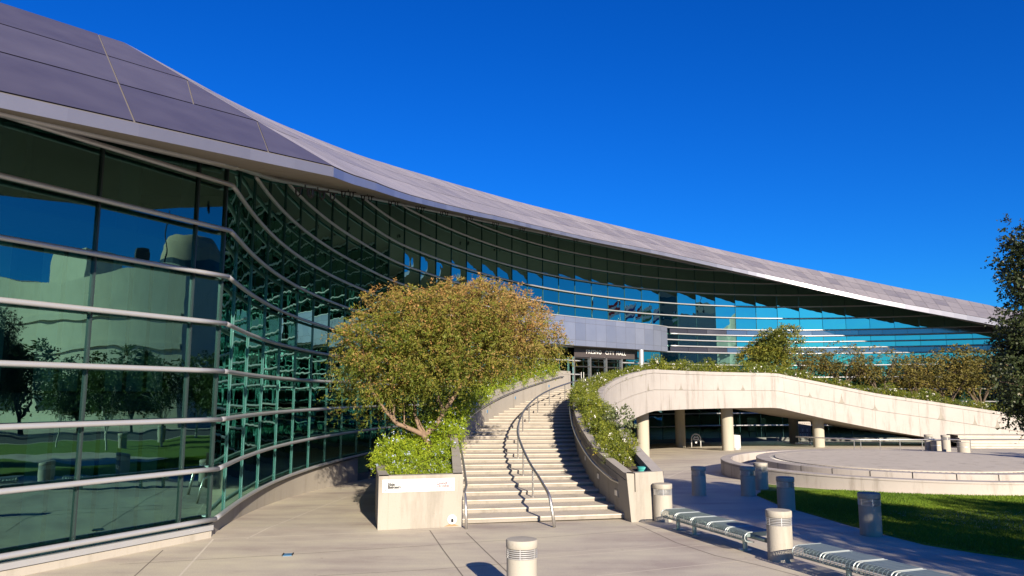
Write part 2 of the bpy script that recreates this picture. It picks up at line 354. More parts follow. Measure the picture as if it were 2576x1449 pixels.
# ------------------------------------------------------------------ city hall: plan lines
FAC = [(-8.42, 22.29), (-9.1, 26.4), (-9.55, 30.5), (-9.72, 34.7), (-9.55, 39.5), (-9.0, 44.7), (-7.75, 52), (-5.95, 57.3), (-3.79, 62.4), (-1.2, 67.3), (1.82, 72.0), (5.2, 76.2), (8.85, 79.8), (12.95, 83.2), (17.3, 86.0), (22, 88.2), (27.5, 89.7), (33, 90.2), (38.3, 89.7), (43.5, 88.5), (48.5, 86.8), (53.5, 84.6), (57.0, 82.8)]
fs, FC = spline(FAC, step=.65); FN = normals2(FC)            # rail line of the curved front
WD = np.array([.465, .885]); WD /= np.linalg.norm(WD); WN = np.array([WD[1], -WD[0]]); WA = np.array([-8.42, 22.29])   # flat wing wall
def soff_z(p): return 11.645+.309*(-.685*p[0]+.728*p[1]-25)
GLASS_IN = .28
def soff_w(t): return 10.84+.083*t
city = thing('city_hall', (0, 60, 0), 'long glass fronted city hall with sweeping metal roof and round metal rails', 'building')
NB = 4                                                       # samples per bay (2.6 m)
nbay = (len(FC)-1)//NB
GP = [FC[i*NB]-FN[i*NB]*GLASS_IN for i in range(nbay+1)]     # mullion points on the glass line
GP[0] = WA-WN*GLASS_IN*1.0
def base_z(p): return ground_z(p[0], p[1])
PL_END = 9                                                   # plinth ends after this bay (curved part)
for i in range(nbay):
    a, b = GP[i], GP[i+1]
    za = zk(0)-.18 if i < PL_END else base_z(a)+.35; zb = zk(0)-.18 if i < PL_END else base_z(b)+.35
    mb = MB(); mb.quad((*a, za), (*b, zb), (*b, soff_z(b)+.05), (*a, soff_z(a)+.05))
    mb.build('window', M['glass'], city)
# mullions
for i in range(1, nbay+1):
    p = GP[i]; n = FN[min(i*NB, len(FN)-1)]; t = np.array([-n[1], n[0]]); mb = MB()
    z0 = zk(0)-.18 if i < PL_END else base_z(p)+.1
    ztop = soff_z(p)
    c = p+n*.03; mb.box((c[0], c[1], (z0+ztop)/2), (.022, .05, ztop-z0), math.atan2(t[1], t[0]))
    mb.build('mullion', M['fin'], city)
# wing wall: bays measured leftwards from the corner
wpos = [0.0, -1.02, -4.0, -7.0, -10.0, -13.0, -16.0, -19.0]
def wp(t, off=0.0): return WA+WD*t+WN*off
for i in range(len(wpos)-1):
    a, b = wp(wpos[i+1], -GLASS_IN), wp(wpos[i], -GLASS_IN)
    mb = MB(); mb.quad((*a, zk(0)-.18), (*b, zk(0)-.18), (*b, soff_w(wpos[i])+.05), (*a, soff_w(wpos[i+1])+.05)); mb.build('window', M['frontglass'], city)
for i in range(len(wpos)):
    p = wp(wpos[i], -GLASS_IN+.03); mb = MB(); zt = soff_w(wpos[i])
    mb.box((p[0], p[1], (zk(0)-.2+zt)/2), (.045, .10, zt-zk(0)+.2), math.atan2(WD[1], WD[0])); mb.build('mullion', M['mullion'], city)
# horizontal round rails
for k in range(0, 15):
    mb = MB(); P = []
    if zk(k) < soff_z(WA)-.15:
        for t in np.arange(-19, -.01, 1.0): P.append((*wp(t, .02), zk(k)))
        if k > 0 or True: mb.tube(P+[(*wp(0, .02), zk(k))], .070, 10)
        mb.build('rail', M['alu'], city, smooth=True); mb = MB()
    P = [(FC[i][0], FC[i][1], zk(k)) for i in range(len(FC)) if soff_z(FC[i]) > zk(k)+.02]
    if k >= 8:
        pass
    if len(P) > 2:
        mb.tube(P, .072, 8); mb.build('rail', M['alu'], city, smooth=True)
# soffit trim pipe following the slope of the soffit
mb = MB(); P = [(*wp(t, .05), soff_w(t)) for t in np.arange(-19, -.4, 1.0)]+[(WA[0]+.05, WA[1], soff_w(0))]
mb.tube(P, .12, 10); mb.build('trim_pipe', M['alu'], city, smooth=True)
mb = MB(); mb.tube([(*FC[i], soff_z(FC[i])+.19*max(0, 1-i/10)) for i in range(0, len(FC), 2)], .12, 8); mb.build('trim_pipe', M['alu'], city, smooth=True)
# plinth
mb = MB()
rows = []
for t in np.arange(-19, .01, 1.0):
    p = wp(t, -.12); q = wp(t, -.34); rows.append([(*p, -1.0), (*p, zk(0)-.30), (*q, zk(0)-.30)])
mb.loft(rows); mb.build('plinth', M['plinth'], city)
mb = MB(); P = [(*wp(t, -.05), zk(0)-.22) for t in np.arange(-19, .01, 1.0)]
mb.loft([[(p[0]-WN[0]*.25, p[1]-WN[1]*.25, p[2]-.09), (p[0], p[1], p[2]-.09), (p[0], p[1], p[2]+.05), (p[0]-WN[0]*.25, p[1]-WN[1]*.25, p[2]+.05)] for p in P]); mb.build('sill', M['alu'], city)
mb = MB(); rows = []
for i in range(0, PL_END*NB+1):
    p = FC[i]-FN[i]*.14; q = FC[i]-FN[i]*.4; rows.append([(*p, -2.2), (*p, zk(0)-.16), (*q, zk(0)-.16)])
mb.loft(rows); e = FC[PL_END*NB]-FN[PL_END*NB]*.14; e2 = FC[PL_END*NB]-FN[PL_END*NB]*.6
mb.quad((*e, -2.2), (*e2, -2.2), (*e2, zk(0)-.16), (*e, zk(0)-.16)); mb.build('plinth', M['plinth'], city)
mb = MB(); rows = []                                         # low dark sill under the glass of the lower level
for i in range(PL_END*NB, len(FC)):
    p = FC[i]-FN[i]*.2; rows.append([(*p, base_z(p)-.6), (*p, base_z(p)+.42), (*(p-FN[i]*.2), base_z(p)+.42)])
mb.loft(rows); mb.build('sill', M['slab'], city)
# interior: floors, columns, back wall
def inset(i, d): return FC[i]-FN[i]*d
mbs = MB()
for z in (4.05, 8.35, 12.65):
    idx = [i for i in range(0, len(FC), 2) if soff_z(inset(i, 1)) > z+.6]
    mbs.loft([[(*inset(i, .55), z-.45), (*inset(i, .55), z), (*inset(i, 7), z), (*inset(i, 7), z-.45)] for i in idx], closed=True)
    if z < 9:
        mbs.loft([[(*wp(t, -.55), z-.45), (*wp(t, -.55), z), (*wp(t, -7), z), (*wp(t, -7), z-.45)] for t in (-19, -10, -.6)], closed=True)
mbs.build('floor_slab', M['slab'], city)
mb = MB(); mb.loft([[(*inset(i, 7), -2), (*inset(i, 7), soff_z(inset(i, 7))+.2)] for i in range(0, len(FC), 2)])
mb.loft([[(*wp(t, -7), -1), (*wp(t, -7), soff_z(wp(t, -7))+.2)] for t in (-19, -10, -2)]); mb.build('inner_wall', M['interior'], city)
mb = MB()
for i in range(2, len(FC)-2, 8):
    p = inset(i, 1.5); zt = soff_z(p); mb.lathe([(.28, -2), (.28, zt)], (p[0], p[1], 0), 12)
for t in (-2.3, -5.5, -8.7, -12, -15):
    p = wp(t, -1.5); mb.lathe([(.28, -1), (.28, soff_z(p))], (p[0], p[1], 0), 12)
mb.build('inner_column', M['slab'], city, smooth=True)
mb = MB()                                                    # blind panels behind the wing glass
for t in np.arange(-16, -.6, .62):
    if RNG.random() < .85:
        a, b = wp(t, -1.0), wp(t+.5, -1.0); z = zk(0) if RNG.random() < .5 else 4.1
        mb.quad((*a, zk(0)-.1), (*b, zk(0)-.1), (*b, 3.5), (*a, 3.5))
        if RNG.random() < .8: mb.quad((*a, 4.1), (*b, 4.1), (*b, 7.6), (*a, 7.6))
mb.build('blind', M['blind'], city)

# ---- roof ---------------------------------------------------------------
KF = 2576/3840
z1 = lambda X, Y: ((800+X/3.6233)*KF, (600+Y/3.6233)*KF); z2 = lambda X, Y: ((1300+X/3.6233)*KF, (700+Y/3.6233)*KF)
z3 = lambda X, Y: ((1900+X/3.6233)*KF, (850+Y/3.6233)*KF); z4 = lambda X, Y: ((2400+X/3.6233)*KF, (950+Y/3.6233)*KF)
z6 = lambda X, Y: ((2940+X/2.841)*KF, (800+Y/2.841)*KF); r1 = lambda X, Y: (X/1.9585*KF, Y/1.9585*KF); r4 = lambda X, Y: ((1200+X/1.9585)*KF, (600+Y/1.9585)*KF)
BOT = np.array([r1(2450, 1300), z1(1900, 330), z1(2174, 405), z2(480, 80), z2(800, 180), z2(1130, 260), z2(1500, 345), z2(1880, 420), z3(700, 100), z3(1200, 210), z3(1700, 305), z3(2174, 400), z4(1500, 290), z4(2000, 405), z6(500, 850), z6(1000, 960), z6(1500, 1055), z6(2000, 1145), z6(2360, 1215), z6(3000, 1335), z6(4500, 1600)])
SIL = np.array([r1(905, 315), r1(1210, 480), r1(1520, 655), r1(1700, 745), r1(2000, 890), r1(2300, 1010), r1(2546, 1110), r4(390, 0), r4(1000, 180), r4(1500, 320), r4(2000, 440), r4(2546, 570), z6(0, 540), z6(700, 680), z6(1250, 800), z6(1850, 910), z6(2420, 1030), z6(3000, 1140), z6(4500, 1420)])
W2 = 8.0
def on_wall_plane(u, v, off):
    r = ray(u, v); A = WA+WN*off; t = (A@WN)/(r[:2]@WN); return np.array([0, 0, EYE])+t*r
EOFF = 3.9
C0 = on_wall_plane(839, 445, EOFF); E0 = on_wall_plane(0, 271, EOFF); ED = (C0-E0)/np.linalg.norm((C0-E0)[:2])
EL = C0-ED*21.0                                               # far (left) end of the wing eave
AP = on_wall_plane(310, 108, EOFF-W2)                         # apex where the hip meets the ridge
FH = .27
C1 = C0+np.array([0, 0, FH]); L1 = EL+np.array([0, 0, FH]); AL = (AP-C0)[:2]@ED[:2]; APL = AP-ED*(21.0+AL)
# curved eave
st = list(range(NB, len(FC), 2)); ew = []; EB = [C0]; RD = [AP]
for i in st:
    s = fs[i]; w = 4.0+2.7*min(1, s/30.0); e = FC[i]+FN[i]*w
    u = 1288+FPX*e[0]/e[1]
    for _ in range(7):
        v = np.interp(u, BOT[:, 0], BOT[:, 1]); z = atY(u, v, e[1])[2]; u = proj((e[0], e[1], z))[0]
    r = e-FN[i]*W2; zz = z+4.5
    for _ in range(10):
        uu = proj((r[0], r[1], zz))[0]; v = np.interp(uu, SIL[:, 0], SIL[:, 1]); zz = atY(uu, v, r[1])[2]
    EB.append(np.array([e[0], e[1], z])); RD.append(np.array([r[0], r[1], zz]))
e1 = EB[1]; r1_ = RD[1]; ins = []; insr = []
for t in (.25, .5, .75):                                      # rounded start of the curved eave at the hip corner
    e = C0+(e1-C0)*t; e[:2] += np.array([-.10, .02])*math.sin(PI*t); u = proj(e)[0]
    for _ in range(6): v = np.interp(u, BOT[:, 0], BOT[:, 1]); e[2] = atY(u, v, e[1])[2]; u = proj(e)[0]
    r = AP+(r1_-AP)*t; uu = proj(r)[0]
    for _ in range(6): v = np.interp(uu, SIL[:, 0], SIL[:, 1]); r[2] = atY(uu, v, r[1])[2]; uu = proj(r)[0]
    ins.append(e); insr.append(r)
EB = np.array([EB[0]]+ins+EB[1:]); RD = np.array([RD[0]]+insr+RD[1:]); st = [1, 2, 3]+st
def smooth(A, it=3):
    A = A.copy()
    for _ in range(it): A[1:-1] = .25*A[:-2]+.5*A[1:-1]+.25*A[2:]
    return A
RD[4:, 2] = smooth(RD[4:, 2:3], 4)[:, 0]; EB[4:, 2] = smooth(EB[4:, 2:3], 3)[:, 0]
fh = np.array([FH+(.30*max(0, (i/len(EB)-.45)/.55)) for i in range(len(EB))])
ET = EB+np.c_[np.zeros(len(EB)), np.zeros(len(EB)), fh]
# fascia
mb = MB()
n = 14
for j in range(n):
    a = EL+(C0-EL)*j/n; b = EL+(C0-EL)*(j+1)/n; mb.quad(a, b, b+(0, 0, FH), a+(0, 0, FH), 0, .25+.35*RNG.random())
mb.build('fascia', M['fascia'], city, tone=True)
mb = MB()
for j in range(len(EB)-1): mb.quad(EB[j], EB[j+1], ET[j+1], ET[j], 0, .3+.6*RNG.random())
mb.build('fascia', M['fascia'], city, tone=True)
# soffits
mb = MB(); rows = []
for t in np.linspace(0, 1, 12):
    e = EL+(C0-EL)*t; d = (e[:2]-WA)@WD; d = min(d, 0); p = wp(d, -.3); rows.append([tuple(e), (*p, soff_w(d)+.10)])
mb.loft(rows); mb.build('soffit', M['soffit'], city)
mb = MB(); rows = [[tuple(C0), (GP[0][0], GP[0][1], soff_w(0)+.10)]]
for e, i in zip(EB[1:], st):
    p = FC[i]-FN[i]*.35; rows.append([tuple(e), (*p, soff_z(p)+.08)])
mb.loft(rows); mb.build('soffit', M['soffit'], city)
# roof underlay and panels
def lerp(a, b, t): return a+(b-a)*t
def panels(mb, rowsA, rowsB, rows, tones, gu=.012, gv=.004, lift=.03):
    """rowsA/rowsB: matching eave & ridge point lists; one panel per interval and row"""
    for j in range(len(rowsA)-1):
        for r in range(rows):
            v0, v1 = r/rows+gv, (r+1)/rows-gv
            a0, a1 = lerp(rowsA[j], rowsB[j], v0), lerp(rowsA[j+1], rowsB[j+1], v0); b0, b1 = lerp(rowsA[j], rowsB[j], v1), lerp(rowsA[j+1], rowsB[j+1], v1)
            L = np.linalg.norm(a1-a0); g = gu/max(L, .3)
            q = [lerp(a0, a1, g), lerp(a0, a1, 1-g), lerp(b0, b1, 1-g), lerp(b0, b1, g)]
            nn = np.cross(q[1]-q[0], q[3]-q[0]); nn /= max(np.linalg.norm(nn), 1e-6); nn *= (1 if nn[2] > 0 else -1)
            mb.quad(*[p+nn*lift for p in q], 0, tones(j, r))
A_e = [lerp(L1, C1, t) for t in (0, .12, .40, .645, .87, 1.0)]
def on_ridge(t): return lerp(APL, AP, t)
und = MB(); und.quad(L1, C1, AP, APL); und.loft([[tuple(a), tuple(b)] for a, b in zip(ET, RD)]); und.build('roof_underlay', M['roof_under'], city)
mb = MB()
# wing roof facet: rows cut off by the hip line C1->AP, cross seams square to the eave
def seam(pa, va, pb, vb):                                     # measured seam: position along the eave as a function of slope v
    xa = (on_wall_plane(*pa, EOFF-W2*va)-C0)[:2]@WD; xb = (on_wall_plane(*pb, EOFF-W2*vb)-C0)[:2]@WD
    return lambda v: xa+(xb-xa)*(v-va)/(vb-va)
S1 = seam((246, 86), 1, (335, 340), 0); S2 = lambda v: AL*2/3-1.84*(2-3*v); S3 = lambda v: AL/3-2.06*(1-3*v); HIP = lambda v: AL*v
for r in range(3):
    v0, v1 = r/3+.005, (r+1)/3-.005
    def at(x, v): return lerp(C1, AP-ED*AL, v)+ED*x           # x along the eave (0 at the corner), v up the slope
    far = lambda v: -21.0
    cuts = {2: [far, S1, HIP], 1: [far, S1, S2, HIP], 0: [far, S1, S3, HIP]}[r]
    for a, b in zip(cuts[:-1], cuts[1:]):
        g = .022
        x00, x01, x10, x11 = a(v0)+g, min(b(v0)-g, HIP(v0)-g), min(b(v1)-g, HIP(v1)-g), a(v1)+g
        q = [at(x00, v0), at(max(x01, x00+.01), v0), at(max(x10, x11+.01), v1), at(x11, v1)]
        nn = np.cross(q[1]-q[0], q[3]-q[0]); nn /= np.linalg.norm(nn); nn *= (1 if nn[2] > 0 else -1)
        mb.quad(*[p+nn*.03 for p in q], 0, .10+.14*RNG.random())  # same metal as the main roof; its darker reflection is put into the tone
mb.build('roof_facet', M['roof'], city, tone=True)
mb = MB()
panels(mb, ET, RD, 3, lambda j, r: (.72 if r != 1 else .60)+.24*RNG.random()-(.0))
mb.build('roof_surface', M['roof'], city, tone=True)
# hip / ridge flashing and roof deck behind the ridge
mb = MB(); rows = []
back = [np.array([*(RD[0][:2]-WN*10+WD*2), RD[0][2]-.6])]+[np.array([*(r[:2]-FN[i]*12), r[2]-.8]) for r, i in zip(RD[1:], st)]
for r, b in zip(RD, back): rows.append([tuple(r), tuple(b), (b[0], b[1], -2)])
mb.loft(rows); bl = APL-np.array([*WN*10, .6]); mb.loft([[tuple(APL), tuple(bl), (bl[0], bl[1], -2)], [tuple(AP), tuple(back[0]), (back[0][0], back[0][1], -2)]])
e = len(FC)-1; mb.add([tuple(EB[-1]), tuple(ET[-1]), tuple(RD[-1]), tuple(back[-1]), (back[-1][0], back[-1][1], -2), (FC[e][0]-FN[e][0]*.4, FC[e][1]-FN[e][1]*.4, -2)], [(0, 1, 2, 3, 4, 5)])
mb.build('roof_deck', M['brick'], city)
# small light fixtures below the soffit
proto = None
for n_, u in enumerate([712, 767, 818, 873, 930, 990, 1050, 1112, 1180, 1242, 1308, 1380, 1450]):
    best = min(range(1, len(EB)-1), key=lambda j: abs(proj(lerp(EB[j], np.array([*(FC[st[j-1]]), soff_z(FC[st[j-1]])]), .45))[0]-u)) if u > 860 else None
    if best is None: 
        p0 = C0+np.array([0, 0, 0]); tt = (u-700)/160.0; P = np.array([-6.3+.2*tt, 22.2+3.5*tt, 0]); P[2] = soff_z(P)-.02
    else:
        i = st[best-1]; P = lerp(EB[best], np.array([*FC[i], soff_z(FC[i])]), .45)
    if proto is None:
        t = thing('soffit_light', (0, 0, 0), 'small dark double light fixture hanging under the curved soffit', 'light', 'fixtures under the roof soffit')
        mb = MB(); mb.tube([(-.33, 0, -.06), (.33, 0, -.06)], .02, 6); mb.tube([(0, 0, .05), (0, 0, -.06)], .02, 6); mb.build('bar', M['dark'], t)
        for sx in (-.2, .14):
            mb = MB(); mb.tube([(sx-.07, 0, -.06), (sx-.06, 0, -.26), (sx, 0, -.33), (sx+.06, 0, -.26), (sx+.07, 0, -.06)], .028, 6); mb.build('lamp_head', M['dark'], t)
        proto = t
    else: t = copy_tree(proto)
    t.location = P; t.rotation_euler = (0, 0, .3)

# ---- entrance canopy, door band and doors ------------------------------
CAN = [(-.6, 68.6), (1.6, 70.6), (3.72, 72.6), (6.85, 75.7), (11.0, 79.55), (13.95, 82.2), (16.2, 84.3), (17.6, 86.1)]
cs, CC = spline(CAN, step=1.55); CNn = normals2(CC)
canopy = MB(); zt, zb = zk(8), 8.86
canopy.loft([[(*c, zb), (*c, zt), (*(c-n*3.0), zt), (*(c-n*3.0), zb)] for c, n in zip(CC-CNn*.02, CNn)], closed=True)
canopy.build('entrance_canopy', M['roof_under'], city)
mb = MB()
for j in range(len(CC)-1):
    for a, b in ((zb, zb+.55), (zb+.57, zt-.52), (zt-.50, zt)):
        p, q = lerp(CC[j], CC[j+1], .008), lerp(CC[j], CC[j+1], .992); mb.quad((*p, a), (*q, a), (*q, b), (*p, b), 0, .3+.5*RNG.random())
mb.build('canopy_cladding', M['band'], city, tone=True)
mb = MB(); mb.loft([[(*(c+n*.05), zt+.01), (*(c+n*.05), zt+.09), (*(c-n*3), zt+.09)] for c, n in zip(CC, CNn)]); mb.build('canopy_coping', M['alu'], city)
# spandrel bands right of the canopy (between the half rails)
ib = next(i for i in range(len(FC)) if FC[i][0] > 17.9)
for lo, hi in ((zk(7.5), zk(8)), (zk(6), zk(6.5))):
    mb = MB()
    for j in range(ib, len(FC)-NB, NB):
        a, b = FC[j]-FN[j]*.16, FC[j+NB]-FN[j+NB]*.16; a, b = lerp(a, b, .006), lerp(a, b, .994)
        mb.quad((*a, lo), (*b, lo), (*b, hi), (*a, hi), 0, .15+.45*RNG.random())
    mb.build('spandrel', M['spandrel'], city, tone=True)
for k in (7.5, 6.5):
    mb = MB(); mb.tube([(*FC[i], zk(k)) for i in range(ib, len(FC), 2)], .08, 8); mb.build('rail', M['alu'], city, smooth=True)
# sign wall and doors on the front line
D0, D1 = np.array([6.15, 77.3]), np.array([13.6, 83.75]); dd = (D1-D0)/np.linalg.norm(D1-D0); dn = np.array([dd[1], -dd[0]]); DL = np.linalg.norm(D1-D0)
def dp(t, off=0.0): return D0+dd*t+dn*off
FLOOR = 4.42; DT = 7.85
mb = MB()
for a, b in ((0.0, 2.3), (2.33, 4.85), (4.88, 7.3), (7.33, DL)):
    p, q = dp(a, .22), dp(b, .22); mb.quad((*p, DT), (*q, DT), (*q, 8.86), (*p, 8.86), 0, .05+.1*RNG.random()); p2, q2 = dp(a, -.2), dp(b, -.2); mb.quad((*p, DT), (*q, DT), (*q2, DT), (*p2, DT), 0, .1)
mb.build('sign_band', tonemat('dark_cladding', [(0, (.10, .085, .085)), (1, (.16, .14, .14))], .4, .5, noise=.3), city, tone=True)
def text_mesh(body, size, mt, name, parent, origin, xdir, ydir, ext=.01, bold=.0, spacing=1.0, align='CENTER'):
    cu = bpy.data.curves.new(name, 'FONT'); cu.body = body; cu.size = size; cu.align_x = align; cu.align_y = 'CENTER'; cu.extrude = ext; cu.offset = bold; cu.space_character = spacing
    ob = bpy.data.objects.new(name, cu); COL.objects.link(ob); dg = bpy.context.evaluated_depsgraph_get(); dg.update()
    me = bpy.data.meshes.new_from_object(ob.evaluated_get(dg)); bpy.data.objects.remove(ob)
    X = np.array(xdir, float); Y = np.array(ydir, float); Zd = np.cross(X, Y); o0 = ORG[parent.name]
    for v in me.vertices:
        q = np.array(origin)+X*v.co.x+Y*v.co.y+Zd*v.co.z-o0; v.co = q
    me.materials.clear(); me.materials.append(mt)
    o = bpy.data.objects.new(name, me); COL.objects.link(o); o.parent = parent; ORG[o.name] = o0; return o
for w_, t_ in (('FRESNO', 2.85), ('CITY', 5.3), ('HALL', 7.1)):
    text_mesh(w_, .56, M['letter'], 'lettering', city, (*dp(t_, .26), 8.40), (*dd, 0), (0, 0, 1), .02, .008, 1.22)
for a, b in ((0.05, 1.2), (1.2, 2.3), (2.5, 3.6), (3.6, 4.75), (4.95, 6.0), (6.0, 7.2)):
    p, q = dp(a, .05), dp(b, .05); mb = MB(); mb.quad((*p, FLOOR+.05), (*q, FLOOR+.05), (*q, DT), (*p, DT)); d = mb.build('door', M['doorglass'], city)
    for z in (FLOOR+.12, 6.9, DT-.08):
        mb = MB(); c = dp((a+b)/2, .08); mb.box((c[0], c[1], z), (b-a, .08, .12 if z != FLOOR+.12 else .24), math.atan2(dd[1], dd[0]))
        mb.build('door_rail', M['dark'], d)
    c = dp(a+.18 if (round(a*10) in (12, 36, 60)) else b-.18, .18); mb = MB(); mb.tube([(c[0], c[1], FLOOR+.9), (c[0], c[1], FLOOR+1.9)], .03, 6); mb.build('handle', M['steel'], d)
for t_ in (0, 2.4, 4.85, 7.3):
    c = dp(t_, .12); mb = MB(); mb.box((c[0], c[1], (FLOOR+DT)/2), (.16, .22, DT-FLOOR), math.atan2(dd[1], dd[0])); mb.build('door_post', M['steel'], city)
c = np.array([13.95, 82.3]); mb = MB(); mb.lathe([(.26, FLOOR), (.26, 8.86)], (c[0], c[1], 0), 20); mb.build('canopy_column', M['alu'], city, smooth=True)

# ------------------------------------------------------------------ staircase, planters, terrace
RISE = .138; NS = 32
LN = {1: (-1.58, 24.8), 4: (-1.89, 28.1), 7: (-2.22, 31.5), 10: (-2.50, 34.8), 13: (-2.35, 38.2), 16: (-1.96, 41.5), 19: (-1.32, 44.7), 22: (-.49, 47.9), 25: (.57, 51.1), 28: (1.80, 54.2), 31: (3.15, 57.2), 34: (4.6, 60.2)}
RN = {1: (3.72, 25.9), 2: (3.53, 26.9), 4: (3.22, 28.9), 6: (3.07, 31.1), 9: (3.0, 34.2), 14: (3.14, 39.2), 19: (3.50, 44.0), 22: (3.95, 46.9), 25: (4.75, 49.7), 28: (6.1, 52.6), 31: (7.8, 55.3), 34: (9.5, 57.9)}
def pathn(D):
    k = sorted(D); A = np.array([D[q] for q in k], float); K = np.array(k, float); m = np.gradient(A, K, axis=0)
    def f(n):
        if n <= K[0]: return A[0]+(n-K[0])*m[0]
        if n >= K[-1]: return A[-1]+(n-K[-1])*m[-1]
        i = np.searchsorted(K, n, side='right')-1; h = K[i+1]-K[i]; a = (n-K[i])/h
        return (2*a**3-3*a**2+1)*A[i]+(a**3-2*a**2+a)*h*m[i]+(-2*a**3+3*a**2)*A[i+1]+(a**3-a**2)*h*m[i+1]
    return f
Lf, Rf = pathn(LN), pathn(RN)
def dirn(f, n): d = f(n+.3)-f(n-.3); return d/np.linalg.norm(d)
stair = thing('staircase', (1.0, 25.0, 0), 'wide curving concrete staircase rising to the main doors', 'stairs')
mb = MB(); SUB = 8
for n in range(1, NS+1):
    z = RISE*n; a, b = Lf(n), Rf(n); c, d = Lf(n+1), Rf(n+1)
    if n == NS: c, d = Lf(n+1.5), Rf(n+1.5)
    fw = lambda p, q: (q-p)/np.linalg.norm(q-p)
    o = -.035
    for j in range(SUB):
        p, q = lerp(a, b, j/SUB), lerp(a, b, (j+1)/SUB); r, s_ = lerp(c, d, j/SUB), lerp(c, d, (j+1)/SUB)
        pf, qf = p+fw(p, r)*o, q+fw(q, s_)*o
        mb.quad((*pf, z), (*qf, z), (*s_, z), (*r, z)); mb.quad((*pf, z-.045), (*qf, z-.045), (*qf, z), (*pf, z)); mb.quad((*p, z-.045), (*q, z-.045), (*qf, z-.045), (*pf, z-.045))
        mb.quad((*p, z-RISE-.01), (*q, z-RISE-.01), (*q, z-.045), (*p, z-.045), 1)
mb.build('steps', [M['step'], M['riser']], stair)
mb = MB(); rows = []                                        # sloping underside of the flight
for n in np.arange(1, 34, 1.0): rows.append([(*Lf(n), RISE*n-1.45), (*Rf(n), RISE*n-1.45)])
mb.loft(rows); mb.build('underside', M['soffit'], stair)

# left planter + parapet
lp = thing('planter', (-3.0, 24.0, 0), 'left concrete planter carrying the direction sign and the multi stemmed tree', 'planter')
PZ = 1.58
TH = .30
def left_top(n): return PZ+max(0, n-1.0)*RISE if n < 32 else PZ+31*RISE
mb = MB(); rows = []
ns = np.r_[np.arange(.45, 32, .5), 32, 33, 34]
for n in ns:
    p = Lf(n); d = dirn(Lf, n); nl = np.array([-d[1], d[0]]); zt = left_top(n); q = p+nl*TH; zb = min(-.05, ground_z(*p))
    z0 = -.3 if n < 11 else RISE*n-1.45
    rows.append([(*p, z0), (*p, zt-.30), (*(p+nl*.02), zt-.30), (*(p+nl*.02), zt-.27), (*p, zt-.27), (*p, zt-.015), (*(p+nl*.015), zt), (*q, zt), (*q, zt-.5 if n < 11 else zt-.5), (*q, z0)])
mb.loft(rows)
e = rows[-1]; mb.add(e, [tuple(range(len(e)))]); mb.build('parapet', M['planter'], lp)
LO = [(-4.02, 23.53), (-4.45, 25.6), (-4.87, 28), (-5.15, 31), (-5.3, 34.5), (-5.2, 38), (-4.8, 42), (-4.1, 46), (-3.1, 50), (-1.8, 54), (-.3, 57.5), (1.6, 61.2)]
_, LOC = spline(LO, step=.8); LON = -normals2(LOC)           # pointing outward (left)
mb = MB(); rows = []
for p, n in zip(LOC, LON):
    zt = PZ+max(0, p[1]-30)*.105; q = p-n*TH; g0 = ground_z(*p)-.3 if p[1] < 44 else zt-2.4
    rows.append([(*p, g0), (*p, zt-.015), (*(p-n*.015), zt), (*q, zt), (*q, g0)])
mb.loft(rows); mb.build('outer_wall', M['planter'], lp)
FL, FR = np.array([-4.02, 23.53]), Lf(.45)
ff = (FR-FL)/np.linalg.norm(FR-FL); fn_ = np.array([ff[1], -ff[0]])
mb = MB(); nseg = 6
A, B = FL, FR
mb.loft([[(*(A+ff*s_), -.3), (*(A+ff*s_), PZ-.015), (*(A+ff*s_-fn_*.015), PZ), (*(A+ff*s_-fn_*TH), PZ), (*(A+ff*s_-fn_*TH), .2)] for s_ in np.linspace(-.0, np.linalg.norm(B-A), nseg)])
fw_o = mb.build('front_wall', M['planter'], lp)
mb = MB()
rows = []
for i, p in enumerate(LOC):
    n = 1+(p[1]-24.8)/1.1; q = Lf(max(.5, n)); z = PZ-.22+max(0, p[1]-30)*.105; z2_ = PZ-.22+max(0, n-1)*RISE*.9
    rows.append([(*(p-LON[i]*.2), z), (*lerp(p, q, .5), (z+z2_)/2+.05), (*(q+np.array([-.2, 0])), z2_)])
mb.loft(rows); mb.build('soil', M['soil'], lp)

# sign panel on the planter front
def fp(t, z, off): p = FL+ff*t+fn_*off; return np.array([p[0], p[1], z])
sg = thing('direction_sign', fp(.2, 1.2, .02), 'long white panel with Main Entrance and Council Chamber arrows on the planter front', 'sign')
def fz(u, v):                                                # pixel -> (t,z) on the planter front plane
    r = ray(u, v); A = FL+fn_*.02; t = (A@fn_)/(r[:2]@fn_); P = np.array([0, 0, EYE])+t*r; return (P[:2]-FL)@ff, P[2]
q5 = lambda X, Y: ((1400+X/6.44)*KF, (1780+Y/6.44)*KF)
ta, za_ = fz(*q5(220, 125)); tb, zb_ = fz(*q5(1965, 50)); _, zc = fz(*q5(225, 440)); td, zd = fz(*q5(1965, 385))
mb = MB()
for a, b, tn in ((0, .33, 0), (.335, .665, 0), (.67, 1, 0)):
    t0_, t1_ = lerp(ta, tb, a), lerp(ta, tb, b); zt_ = za_; zb2 = zc
    vs = [fp(t0_, zb2, .004), fp(t1_, zb2, .004), fp(t1_, zt_, .004), fp(t0_, zt_, .004), fp(t0_, zb2, .025), fp(t1_, zb2, .025), fp(t1_, zt_, .025), fp(t0_, zt_, .025)]
    mb.add(vs, [(4, 5, 6, 7), (0, 1, 5, 4), (1, 2, 6, 5), (2, 3, 7, 6), (3, 0, 4, 7)])
mb.build('panel', M['white'], sg)
SW, SH = tb-ta, za_-zc
def sp(x, y, off=.028): return fp(ta+SW*x, zc+SH*y, off)
x3, y3 = (*ff, 0), (0, 0, 1)
text_mesh('Main', SH*.27, M['ink'], 'lettering', sg, sp(.075, .62), x3, y3, .003, .011, 1.05, 'LEFT')
